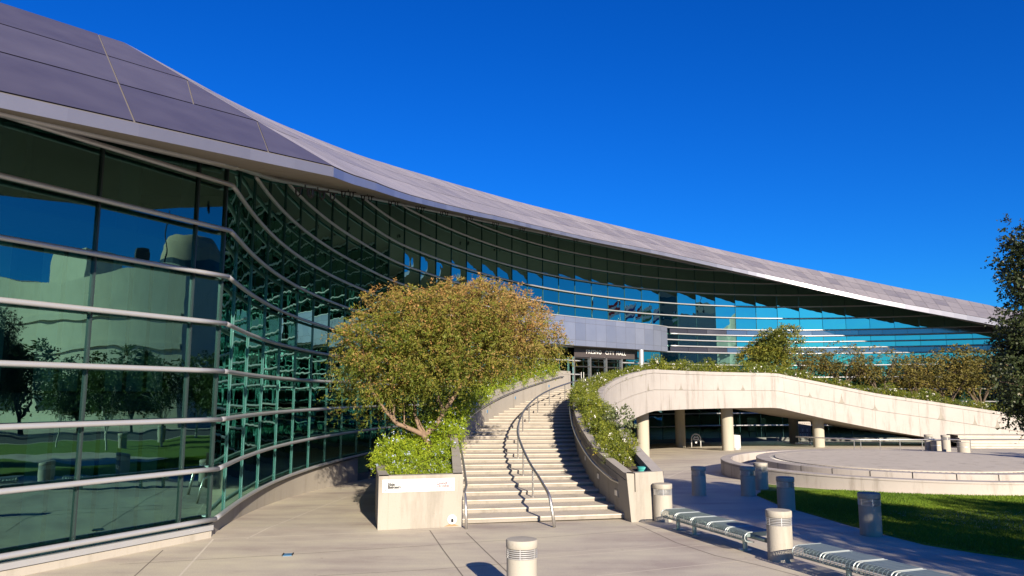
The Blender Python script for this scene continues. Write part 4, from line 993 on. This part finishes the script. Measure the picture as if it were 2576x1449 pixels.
# ------------------------------------------------------------------ foliage builders
def unit(n): 
    v = RNG.normal(size=(n, 3)); return v/np.linalg.norm(v, axis=1)[:, None]
def leaf_quads(C, D, length, width):
    """C centres (n,3), D leaf directions (n,3) -> rhombic leaves"""
    n = len(C); r = unit(n); sd = np.cross(D, r); sd /= np.maximum(np.linalg.norm(sd, axis=1), 1e-6)[:, None]
    L = (length if np.isscalar(length) else length[:, None]); Wd = (width if np.isscalar(width) else width[:, None])
    V = np.empty((n, 4, 3)); V[:, 0] = C; V[:, 1] = C+D*L*.5+sd*Wd*.5; V[:, 2] = C+D*L; V[:, 3] = C+D*L*.5-sd*Wd*.5
    return V
def sprays(base, axis, nl, slen, ll, lw, droop=.4):
    """feathery sprays: nl leaflets each side along an axis; returns quads, index of spray"""
    n = len(base); t = np.tile(np.linspace(.1, 1, nl), n); idx = np.repeat(np.arange(n), nl)
    Ax = axis[idx]; sl_ = slen[idx]
    C = base[idx]+Ax*(t*sl_)[:, None]; C[:, 2] -= droop*(t**2)*sl_
    r = unit(n*nl); sd = r-np.sum(r*Ax, axis=1)[:, None]*Ax; sd /= np.maximum(np.linalg.norm(sd, axis=1), 1e-6)[:, None]
    D = Ax*.55+sd*.8; D[:, 2] -= droop*.4; D /= np.linalg.norm(D, axis=1)[:, None]
    return leaf_quads(C, D, ll*(1-.35*t)*RNG.uniform(.7, 1.3, n*nl), lw*RNG.uniform(.7, 1.3, n*nl)), idx, C
def lobes_points(lobes, dens, shell=.45):
    """points in ellipsoid lobes ((centre),(radii)); more of them towards the outside"""
    out = []; nrm = []
    for c, r in lobes:
        n = max(4, int(dens*r[0]*r[1]*r[2]**.5)); v = unit(n); rad = RNG.uniform(shell, 1.0, n)**.6
        out.append(np.array(c)+v*np.array(r)*rad[:, None]); nrm.append(v)
    return np.vstack(out), np.vstack(nrm)
def noise3(P, sc, seed=0):
    s = np.zeros(len(P)); rr = np.random.default_rng(seed)
    for k in range(5):
        d = rr.normal(size=3)*sc*(1+.6*k); s += np.sin(P@d+rr.uniform(0, 6))/(1+.4*k)
    return s/2.2
def limb(pts, r0, r1, jit=.06):
    P = np.array(pts, float); t = np.r_[0, np.cumsum(np.linalg.norm(np.diff(P, axis=0), axis=1))]; n = max(5, int(t[-1]/.22)); s = np.linspace(0, t[-1], n)
    Q = np.c_[[np.interp(s, t, P[:, k]) for k in range(3)]].T
    for _ in range(2): Q[1:-1] = .25*Q[:-2]+.5*Q[1:-1]+.25*Q[2:]
    Q[1:-1] += RNG.normal(0, jit, (n-2, 3))*.6; return Q, np.linspace(r0, r1, n)

# ---- the big multi stemmed tree in the left planter -----------------------
BT = np.array([-3.25, 31.2, 1.55])
tree = thing('tree', BT, 'broad multi stemmed tree with brown seeding crown in the left planter', 'tree')
TY = 31.0
def tpx(u, v, y): return atY(u, v, y)
LB = [(925, 868, 78), (955, 800, 62), (1040, 805, 82), (1135, 790, 85), (1228, 772, 74), (1305, 812, 78), (1362, 862, 62), (1395, 885, 40), (900, 955, 62), (985, 935, 90), (1075, 890, 105), (1185, 880, 105), (1285, 868, 74), (1010, 1005, 66), (880, 1022, 34), (1200, 928, 54), (1310, 902, 40), (1060, 955, 44), (1240, 735, 34), (950, 748, 30), (870, 925, 36), (1368, 893, 34), (1150, 730, 36), (1020, 755, 34), (850, 985, 22), (868, 835, 26), (905, 765, 22), (1000, 735, 20), (1080, 725, 22), (1290, 748, 22), (1405, 840, 20), (1415, 880, 22), (1245, 948, 22), (945, 1045, 26), (965, 1018, 34), (1040, 1022, 30), (1105, 995, 34), (1145, 985, 28), (1000, 1052, 20), (905, 1060, 16), (1128, 1050, 20)]
lobes = []
for u, v, rp in LB:
    for dy in ((-1.7, 0, 1.7) if rp > 70 else (RNG.uniform(-1.2, 1.2),)):
        y = TY+dy; R = rp*y/FPX; lobes.append((tpx(u, v, y), (R, R*1.05, R*.92)))
tw, nv = lobes_points(lobes, 118, .25)
keep = noise3(tw, 1.9, 3) > -.22
tw, nv = tw[keep], nv[keep]; n = len(tw)
ax = nv*.7+unit(n)*.55; ax[:, 2] += .18; ax /= np.linalg.norm(ax, axis=1)[:, None]
slen = RNG.uniform(.35, .75, n)
V1, ix, C1_ = sprays(tw, ax, 14, slen, .165, .040, .45)
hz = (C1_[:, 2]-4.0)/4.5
cl = noise3(tw, .9, 11)[ix]; fine_var = .10*noise3(tw, 2.2, 5)[ix]  # coarse and fine random leaf tone per spray
tone1 = np.clip(.26+.42*hz+.20*cl+fine_var+RNG.normal(0, .045, len(ix))+RNG.normal(0, .09, n)[ix]+.06*np.clip((C1_[:, 0]+1)/4, -1, 1), 0, 1)
m2 = RNG.random(n) < .95; b2 = tw[m2]; a2 = nv[m2]*.5+unit(len(b2))*.7; a2[:, 2] += .55; a2 /= np.linalg.norm(a2, axis=1)[:, None]
V2, ix2, C2_ = sprays(b2, a2, 7, RNG.uniform(.3, .6, len(b2)), .12, .045, .35)
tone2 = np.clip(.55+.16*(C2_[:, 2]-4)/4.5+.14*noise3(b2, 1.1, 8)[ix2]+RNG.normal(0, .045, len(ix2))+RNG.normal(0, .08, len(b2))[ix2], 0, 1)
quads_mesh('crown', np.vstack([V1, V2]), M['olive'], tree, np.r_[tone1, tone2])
print('tree leaves', len(V1)+len(V2))
mb = MB()
def px3(seq): return [tpx(u, v, y) for u, v, y in seq]
for pts, r0, r1 in [
    ([BT-np.array([0, 0, .3]), BT+np.array([.02, 0, .3]), tpx(1076, 1108, 31.0), tpx(1062, 1088, 31)], .20, .15),
    (px3([(1070, 1095, 31), (1030, 1078, 30.8), (990, 1058, 30.5), (965, 1030, 30.2), (935, 985, 30), (915, 930, 29.8)]), .13, .04),
    (px3([(995, 1060, 30.5), (985, 1010, 30.8), (990, 960, 31), (985, 900, 31)]), .08, .03),
    (px3([(1070, 1095, 31), (1100, 1066, 31.2), (1118, 1030, 31.4), (1150, 985, 31.6), (1180, 945, 31.8), (1215, 900, 32)]), .15, .05),
    (px3([(1115, 1035, 31.3), (1098, 990, 31), (1085, 930, 30.8), (1080, 870, 30.8)]), .10, .03),
    (px3([(1150, 985, 31.6), (1160, 930, 31.2), (1140, 870, 31)]), .07, .03),
    (px3([(1180, 945, 31.8), (1240, 925, 32.2), (1300, 890, 32.4), (1350, 870, 32.5)]), .08, .03),
    (px3([(1062, 1088, 31), (1040, 1040, 31.5), (1045, 990, 31.9), (1030, 930, 32)]), .09, .03)]:
    q, r = limb(pts, r0*.8, r1*.8, .035); mb.tube(q, r, 8)
    for i in range(4, len(q), 3):
        j = np.argmin(np.linalg.norm(tw-q[i]-np.array([0, 0, .7]), axis=1)); e_ = tw[j]
        if np.linalg.norm(e_-q[i]) < 2.2:
            qq, rr = limb([q[i], (q[i]+e_)/2+np.array([0, 0, .1]), e_], r[i]*.45, .008, .04); mb.tube(qq, rr, 5)
mb.build('trunk', M['bark'], tree, smooth=True)

# ---- shrubs and rose bushes ----------------------------------------------
def make_shrub(name, label, cat, group, rad, h, nleaf, leaf, lmat, nflo, fmat, fl=.05, bunch=5):
    t = thing(name, (0, 0, 0), label, cat, group)
    nl = 5; pts = []; 
    for _ in range(nl):
        a = RNG.uniform(0, 2*PI); q = RNG.uniform(0, rad*.55); pts.append(((q*math.cos(a), q*math.sin(a), h*RNG.uniform(.35, .62)), (rad*RNG.uniform(.5, .75), rad*RNG.uniform(.5, .75), h*RNG.uniform(.3, .45))))
    P, N = lobes_points(pts, nleaf/6/(nl*rad*rad*.4*(h*.38)**.5), .35); n = len(P)
    ax = N*.6+unit(n)*.6; ax[:, 2] += .35; ax /= np.linalg.norm(ax, axis=1)[:, None]
    V, ix, C = sprays(P, ax, 6, RNG.uniform(.12, .32, n)*(h/.9)**.5, leaf, leaf*.5, .25)
    C[:, 2] = np.maximum(C[:, 2], .0); V[:, :, 2] = np.maximum(V[:, :, 2], -.05)
    tone = np.clip(.42+.25*noise3(P, 4, 2)[ix]+RNG.normal(0, .08, len(ix))+RNG.normal(0, .14, n)[ix], 0, 1)
    quads_mesh('foliage', V, lmat, t, tone)
    if nflo:
        o = RNG.choice(n, nflo); Pf = P[o]+N[o]*.10; Pf[:, 2] = np.maximum(Pf[:, 2]+.06, h*.3)
        k = bunch; C = np.repeat(Pf, k, 0)+RNG.normal(0, fl*.75, (nflo*k, 3)); D = unit(nflo*k); D[:, 2] = abs(D[:, 2])*.6; D /= np.linalg.norm(D, axis=1)[:, None]
        quads_mesh('blossom', leaf_quads(C-D*fl*.5, D, fl*1.5, fl*1.3), fmat, t, RNG.uniform(0, 1, nflo*k))
    mb = MB()
    for _ in range(4):
        a = RNG.uniform(0, 2*PI); mb.tube([(0, 0, -.1), (.12*math.cos(a), .12*math.sin(a), h*.3), (.35*rad*math.cos(a), .35*rad*math.sin(a), h*.6)], [.018, .014, .006], 5)
    mb.build('stem', M['darkbark'], t); return t
def scatter(protos, places, labels=None):
    for i, (x, y, z, s_) in enumerate(places):
        pr = protos[i % len(protos)]
        t = pr if not pr.get('_u') else copy_tree(pr)
        if not pr.get('_u'): pr['_u'] = 1
        t.location = (x, y, z); t.rotation_euler = (0, 0, RNG.uniform(0, 6.28)); t.scale = (s_, s_, s_*RNG.uniform(.85, 1.15))
        if labels: t['label'], t['group'] = labels(i)
        yield t
pl = [make_shrub('plumbago_shrub', 'x', 'shrub', 'x', .8, .95, 1900, .085, M['lime'], 15, M['pblue'], .032, 6) for _ in range(3)]
places = []
for _ in range(14):
    x, y = RNG.uniform(-4.2, -1.9), RNG.uniform(24.5, 31.5); 
for (x, y, s_) in [(-3.5, 24.5, .62), (-2.75, 24.6, .6), (-2.2, 24.9, .55), (-3.9, 25.6, .75), (-3.0, 25.7, .75), (-2.3, 26.1, .7), (-4.3, 27.0, 1.0), (-3.3, 27.2, .95), (-2.4, 27.6, .95), (-4.5, 28.4, 1.2), (-3.6, 28.6, 1.1), (-2.6, 29.0, 1.1), (-4.6, 29.8, 1.35), (-3.7, 30.2, 1.2), (-2.5, 30.4, 1.2), (-4.6, 31.4, 1.4), (-3.6, 32.2, 1.4), (-2.7, 32.0, 1.3), (-4.4, 33.2, 1.4), (-3.2, 33.8, 1.4)]:
    places.append((x, y, PZ-.36+max(0, y-27)*.04, s_*.86))
for t in scatter(pl, places, lambda i: ('bright green plumbago with pale blue flowers around the tree foot in the planter', 'plumbago around the planter tree')): pass
places = []
for n in np.arange(6.5, 31.5, 1.0):
    p = Lf(n); d = dirn(Lf, n); nl = np.array([-d[1], d[0]]); q = p+nl*RNG.uniform(.1, .7); places.append((q[0], q[1], left_top(n)-.40+.1*RNG.random(), RNG.uniform(.95, 1.35)*(1 if n < 19 or n > 27 else .7)))
for n in np.arange(9, 30, 2.4):
    p = Lf(n); d = dirn(Lf, n); nl = np.array([-d[1], d[0]]); q = p+nl*RNG.uniform(1.0, 1.8); places.append((q[0], q[1], left_top(n)-.35, RNG.uniform(.9, 1.25)))
for t in scatter(pl, places, lambda i: ('lime green plumbago spilling over the left stair parapet', 'plumbago along the stair parapet')): pass
rp = [make_shrub('rose_bush', 'x', 'shrub', 'x', .62, .95, 1700, .085, M['rose'], 7, M['petal'], .052, 6) for _ in range(4)]
rl_ = lambda txt, g: (lambda i: (txt, g))
places = []
for i in range(1, 33):
    n = 1+ws[i]/1.05
    p = WC[i]-WNn[i]*.75; q = p-WNn[i]*.55
    z = min(WZT[i], right_top(max(1, min(n, 31))))-.32
    s_ = .66 if i < 3 else (.88 if i < 12 else .98)
    for c in ((p, q) if i > 1 else (p,)):
        c = c+RNG.normal(0, .12, 2); places.append((c[0], c[1], z, s_*RNG.uniform(.85, 1.15)))
places = [q for q in places if not (abs(q[0]-4.55) < .45 and q[1] < 27.4)]
for t in scatter(rp, places, rl_('white flowering rose bush in the planter beside the staircase', 'roses beside the staircase')): pass
places = []
for i in np.arange(33, len(WC)-8, .9):
    j = int(i); p = WC[j]-WNn[j]*RNG.uniform(.65, 1.0); places.append((p[0], p[1], WZT[j]-.30, RNG.uniform(1.0, 1.45)))
for t in scatter(rp, places, rl_('white flowering rose bush along the top of the terrace bridge parapet', 'roses on the bridge parapet')): pass

tall = make_shrub('tall_shrub', 'tall wispy grey green shrub standing above the roses beside the stair', 'shrub', None, .75, 1.9, 900, .15, M['greyleaf'], 0, None); tall.location = (4.35, 32.8, 1.95)
# ---- generic tree ----------------------------------------------------------
def make_tree(name, label, cat, group, h, crown_r, crown_h, trunk_h, nspray, leaf, lmat, bmat, trunk_r=.14, nl=9, slen=(.3, .7), loose=.15, fork=4):
    t = thing(name, (0, 0, 0), label, cat, group); lob = []
    cz = trunk_h+crown_h*.5
    for k in range(11):
        a = RNG.uniform(0, 2*PI); q = crown_r*RNG.uniform(.15, .68); z = cz+crown_h*RNG.uniform(-.32, .36); f_ = RNG.uniform(.30, .5)
        lob.append(((q*math.cos(a), q*math.sin(a), z), (crown_r*f_, crown_r*f_, crown_h*f_*.62)))
    vol = sum(r[0]*r[1]*r[2]**.5 for _, r in lob); P, N = lobes_points(lob, nspray/vol, .3); k_ = noise3(P, 2.2/crown_r*1.2, int(RNG.integers(99))) > -.75+loose; P, N = P[k_], N[k_]; n = len(P)
    ax = N*.7+unit(n)*.6; ax /= np.linalg.norm(ax, axis=1)[:, None]
    V, ix, C = sprays(P, ax, nl, RNG.uniform(*slen, n), leaf, leaf*.42, .35)
    quads_mesh('crown', V, lmat, t, np.clip(.42+.22*noise3(P, 1.4, 4)[ix]+RNG.normal(0, .06, len(ix))+RNG.normal(0, .13, n)[ix], 0, 1))
    mb = MB(); fk = trunk_h*.55; q, r = limb([(0, 0, -.3), (.05, 0, fk*.5), (0, .05, fk)], trunk_r, trunk_r*.8, .02); mb.tube(q, r, 8)
    for c, rr in lob[:fork+3]:
        q, r = limb([(0, 0, fk-.1), (c[0]*.4, c[1]*.4, fk+(c[2]-fk)*.45), (c[0], c[1], c[2])], trunk_r*.6, .02, .05); mb.tube(q, r, 6)
        for _ in range(5):
            e_ = np.array(c)+unit(1)[0]*np.array(rr)*.8; i = RNG.integers(len(q)//2, len(q)); qq, r2 = limb([q[i], (q[i]+e_)/2, e_], .03, .008, .04); mb.tube(qq, r2, 4)
    mb.build('trunk', bmat, t, smooth=True); return t
def place(t, P, s_, label=None, rot=None):
    t.location = tuple(P); t.scale = (s_,)*3 if np.isscalar(s_) else s_; t.rotation_euler = (0, 0, RNG.uniform(0, 6.28) if rot is None else rot)
    if label: t['label'] = label
tt = [make_tree('terrace_tree', 'x', 'tree', 'trees behind the terrace bridge', 5, 3.0, 3.7, 2.2, (2300 if q_ == 0 else 720), .22, M['terrace' if q_ == 0 else 'brownleaf'], M['darkbark'], .15, 8, (.3, .7), (.2 if q_ == 0 else .42)) for q_ in range(3)]
specs = [(1932, 75.0, 4.4, 1.0, 'leafy green tree tallest and leftmost behind the terrace roses'), (2030, 76.5, 4.3, .8, 'olive tree just right of the tallest terrace tree'),
         (2112, 75.5, 3.4, .97, 'thin brownish olive tree behind the falling ramp, third from the left'), (2205, 75, 2.7, 1.04, 'forked brown olive tree in the middle of the ramp row'),
         (2290, 75.5, 2.1, 1.0, 'bushy olive tree right of the middle of the ramp row'), (2372, 75.5, 1.6, 1.12, 'olive tree with a leaning limb near the right of the ramp row'),
         (2452, 76, 1.2, 1.28, 'olive tree half hidden by the dark tree at the right edge'), (2545, 77, .8, 1.4, 'olive tree behind the dark tree at the right edge')]
for i, (u, y, z, s_, lab) in enumerate(specs):
    t = tt[i] if i < 3 else copy_tree(tt[1+i % 2]); place(t, ((u-1288)/FPX*y*1.0, y, z), (s_*1.2, s_*1.2, s_*RNG.uniform(.92, 1.05)), lab)
tt[0]['group'] = 'trees behind the terrace bridge'
# ground cover bed under them
mb = MB(); mb.loft([[(x, 73.2, z-.15), (x, 79.5, z-.15)] for x, z in ((20, 4.45), (26, 4.45), (32, 3.0), (40, 1.7), (48, .9), (60, .5))]); tag(mb.build('planting_bed', M['soil']), kind='structure')
sb = [make_shrub('hedge_shrub', 'x', 'shrub', 'x', .9, 1.1, 1500, .11, M['greenleaf'], 0, None) for _ in range(2)]
for t in scatter(sb, [(x, 73.9+RNG.uniform(-.2, .6), np.interp(x, [20, 26, 32, 40, 48, 60], [4.45, 4.45, 3.0, 1.7, .9, .5])-.1, RNG.uniform(.7, 1.0)) for x in np.arange(27, 56, 1.05)], rl_('dark green hedge shrub below the trees behind the ramp', 'hedge behind the ramp')): pass

# dark tree at the right edge of the picture
dk = thing('dark_tree', (14.9, 17.0, 0), 'dense dark leaved tree leaning in at the right edge of the picture', 'tree')
DY = 16.0; lobes = []
for u, v, rp_ in [(2560, 620, 38), (2600, 680, 66), (2560, 720, 34), (2620, 760, 70), (2575, 815, 44), (2640, 860, 90), (2590, 900, 62), (2555, 930, 48), (2610, 980, 70), (2660, 1010, 90), (2530, 880, 40), (2585, 1030, 40), (2540, 945, 40), (2590, 640, 60), (2640, 600, 60), (2700, 700, 110), (2700, 900, 120), (2530, 665, 18), (2560, 1000, 44), (2545, 570, 20), (2850, 720, 170), (2850, 900, 170), (3000, 800, 200), (2960, 600, 150), (3150, 760, 190), (3130, 900, 150), (2520, 800, 16), (2505, 905, 18), (2515, 960, 20), (2550, 1060, 16), (2535, 700, 14)]:
    R = rp_*DY/FPX; lobes.append((atY(u, v, DY+RNG.uniform(-.5, .5)), (R, R*1.5, R)))
P, N = lobes_points(lobes, 900, .12); k_ = noise3(P, 3.2, 6) > -.55; P, N = P[k_], N[k_]; n = len(P); ax = N*.5+unit(n)*.8; ax /= np.linalg.norm(ax, axis=1)[:, None]
V, ix, C = sprays(P, ax, 9, RNG.uniform(.15, .35, n), .085, .045, .3); quads_mesh('crown', V, M['darkleaf'], dk, np.clip(.35+.25*noise3(P, 2, 1)[ix]+RNG.normal(0, .2, len(ix)), 0, 1))
mb = MB(); q, r = limb([(14.9, 17.0, -.2), (14.6, 16.9, 1.5), (14.2, 16.6, 3.5), (13.6, 16.2, 6.2)], .2, .05, .03); mb.tube(q, r, 8)
for c, rr in lobes[::2]: q2, r2 = limb([q[len(q)//2], (np.array(c)+q[len(q)//2])/2, c], .06, .015, .05); mb.tube(q2, r2, 5)
mb.build('trunk', M['darkbark'], dk, smooth=True)

# trees out of the picture: they shade the plaza and are mirrored in the glass
sh = [make_tree('shade_tree', 'x', 'tree', 'shade trees behind the camera', 12, 4.6, 6.4, 5.6, 4200, .27, M['greenleaf'], M['palebark'], .2, 9, (.4, .9), -.1) for _ in range(2)]
for i, (x, y, s_) in enumerate([(18.6, 3.0, (.95, .95, .92)), (27.0, 4.0, (.9, .9, .8))]):
    t = sh[i] if i < 2 else copy_tree(sh[i % 2]); place(t, (x, y, 0), s_, 'broad green shade tree on the lawn to the right of the camera')
lt = [make_tree('lawn_tree', 'x', 'tree', 'pale stemmed trees on the far lawn', 8, 2.4, 4.4, 2.6, 900, .24, M['greenleaf'], M['palebark'], .10, 8, (.4, .8), .1) for _ in range(2)]
for i, (x, y, s_) in enumerate([(31, 24.5, .9), (36, 29, 1.0), (33, 33, .9), (41, 33, 1.05), (44, 26, 1.0), (38, 22, .9)]):
    t = lt[i] if i < 2 else copy_tree(lt[i % 2]); place(t, (x, y, 0), s_, 'slender pale stemmed tree on the lawn right of the picture')
ht = [make_tree('street_tree', 'x', 'tree', 'street trees far off the picture', 9, 3.6, 6.5, 2.0, 900, .42, M['greenleaf'], M['darkbark'], .2, 7, (.5, 1.0), .0) for _ in range(2)]
k = 0
for x, y, s_ in [(68, 15, 1.0), (68.5, 20.5, 1.1), (68, 26, .95), (67, 31.5, 1.05), (70, 42, 1.1), (74, 50, 1.15), (70, 9, 1.1)]+[(-45+12*i, -62-5*(i % 2), .95) for i in range(11)]+[(60, -20, 1), (66, -5, 1.1), (70, 8, 1.0)]:
    t = ht[k] if k < 2 else copy_tree(ht[k % 2]); place(t, (x, y, 0), s_, 'dark street tree well outside the picture, mirrored in the glass'); k += 1

# cream civic building across the lawn (mirrored in the wing glass)
cb = thing('civic_building', (95, 20, 0), 'cream clad civic building with wavy parapet mirrored in the left glass', 'building')
BA, BB = np.array([79.0, 38.5]), np.array([112.0, -4.0]); bd = (BB-BA)/np.linalg.norm(BB-BA); bn = np.array([bd[1], -bd[0]]); BL = np.linalg.norm(BB-BA)   # bn faces the plaza
def bp_(t, off=0.0): q = BA+bd*t+bn*(off+1.2*math.sin(t*.16)); return q
ts = np.linspace(0, BL, 60); hh = lambda t: 20.5+1.3*math.sin(t*.2+1)
mb = MB(); mb.loft([[(*bp_(t), -1), (*bp_(t), hh(t)), (*bp_(t, -22), hh(t)), (*bp_(t, -22), -1)] for t in ts])
for t in (0, BL): mb.add([(*bp_(t), -1), (*bp_(t, -22), -1), (*bp_(t, -22), hh(t)), (*bp_(t), hh(t))], [(0, 1, 2, 3)])
mb.build('wall', M['cream'], cb)
for zf, am in ((.72, .35), (.50, .5)):
    mb = MB(); mb.loft([[(*bp_(t, .45), 20*zf+am*math.sin(t*.21)), (*bp_(t, .45), 20*zf+.8+am*math.sin(t*.21)), (*bp_(t, -.1), 20*zf+.8+am*math.sin(t*.21)), (*bp_(t, -.1), 20*zf+am*math.sin(t*.21))] for t in ts], closed=True); mb.build('cornice', M['cream'], cb)
for t0 in np.arange(3, BL-5, 6.5):
    for z0 in (2.0, 5.6):
        mb = MB(); mb.quad((*bp_(t0, .06), z0), (*bp_(t0+4, .06), z0), (*bp_(t0+4, .06), z0+1.8), (*bp_(t0, .06), z0+1.8)); mb.build('window', M['window_dark'], cb)
c_ = bp_(22, -12); mb = MB(); mb.box((*c_, 23.0), (7, 7, 6), .9); mb.build('roof_plant', M['cream'], cb)
c_ = bp_(9, -6); mb = MB(); mb.box((*c_, 22.3), (1.2, 1.4, 5)); mb.build('flue', M['dark'], cb)
c_ = bp_(6, -7); mb = MB(); mb.tube([(*c_, 19), (*c_, 31)], .14, 6); mb.build('mast', M['dark'], cb)
tw_ = thing('office_tower', (112, 46, 0), 'dark office tower with rounded top mirrored in the middle of the facade', 'building'); mb = MB()
mb.lathe([(5.5, -1), (5.5, 27), (5.0, 30), (3.5, 32), (0, 33)], (112, 46, 0), 32); mb.build('wall', M['brick'], tw_, smooth='auto')
for z in np.arange(4, 27, 3.6):
    mb = MB(); mb.lathe([(5.56, z), (5.56, z+1.7)], (112, 46, 0), 32); mb.build('window', M['window_dark'], tw_)
# flag poles off to the right of the fountain (mirrored in the middle of the facade)
for i, (x, y, c1, c2, nm) in enumerate([(58.5, 79.0, (.45, .04, .05), (.75, .75, .75), 'red and white striped'), (62, 75.2, (.8, .8, .8), (.05, .08, .3), 'white and blue'), (66.5, 70.5, (.75, .78, .7), (.1, .25, .1), 'pale green')]):
    t = thing('flagpole', (x, y, 0), 'tall steel flagpole with %s flag outside the picture' % nm, 'flagpole'); mb = MB(); mb.tube([(x, y, -1), (x, y, 20.5)], [.14, .06], 10); mb.build('pole', M['steel'], t)
    mb = MB(); mb.loft([[(x-.1-1.6*s_+.25*math.sin(s_*7), y-2.6*s_, 20.0-1.6*s_-dz) for dz in (0, .55, 1.1, 1.65, 2.2)] for s_ in np.linspace(0, 1, 12)])
    mb.m = [(j % 4) % 2 for j in range(len(mb.f))]; mb.build('flag', [plain('flag_a', c1, .8), plain('flag_b', c2, .8)], t)
# street beyond the lawn
mb = MB(); mb.quad((47, -60, .006), (63, -60, .006), (63, 62, .006), (47, 62, .006)); tag(mb.build('road', plain('asphalt', (.055, .055, .06), .9, 0, var=.2, scale=1)), kind='structure')
print('objects', len(bpy.data.objects))
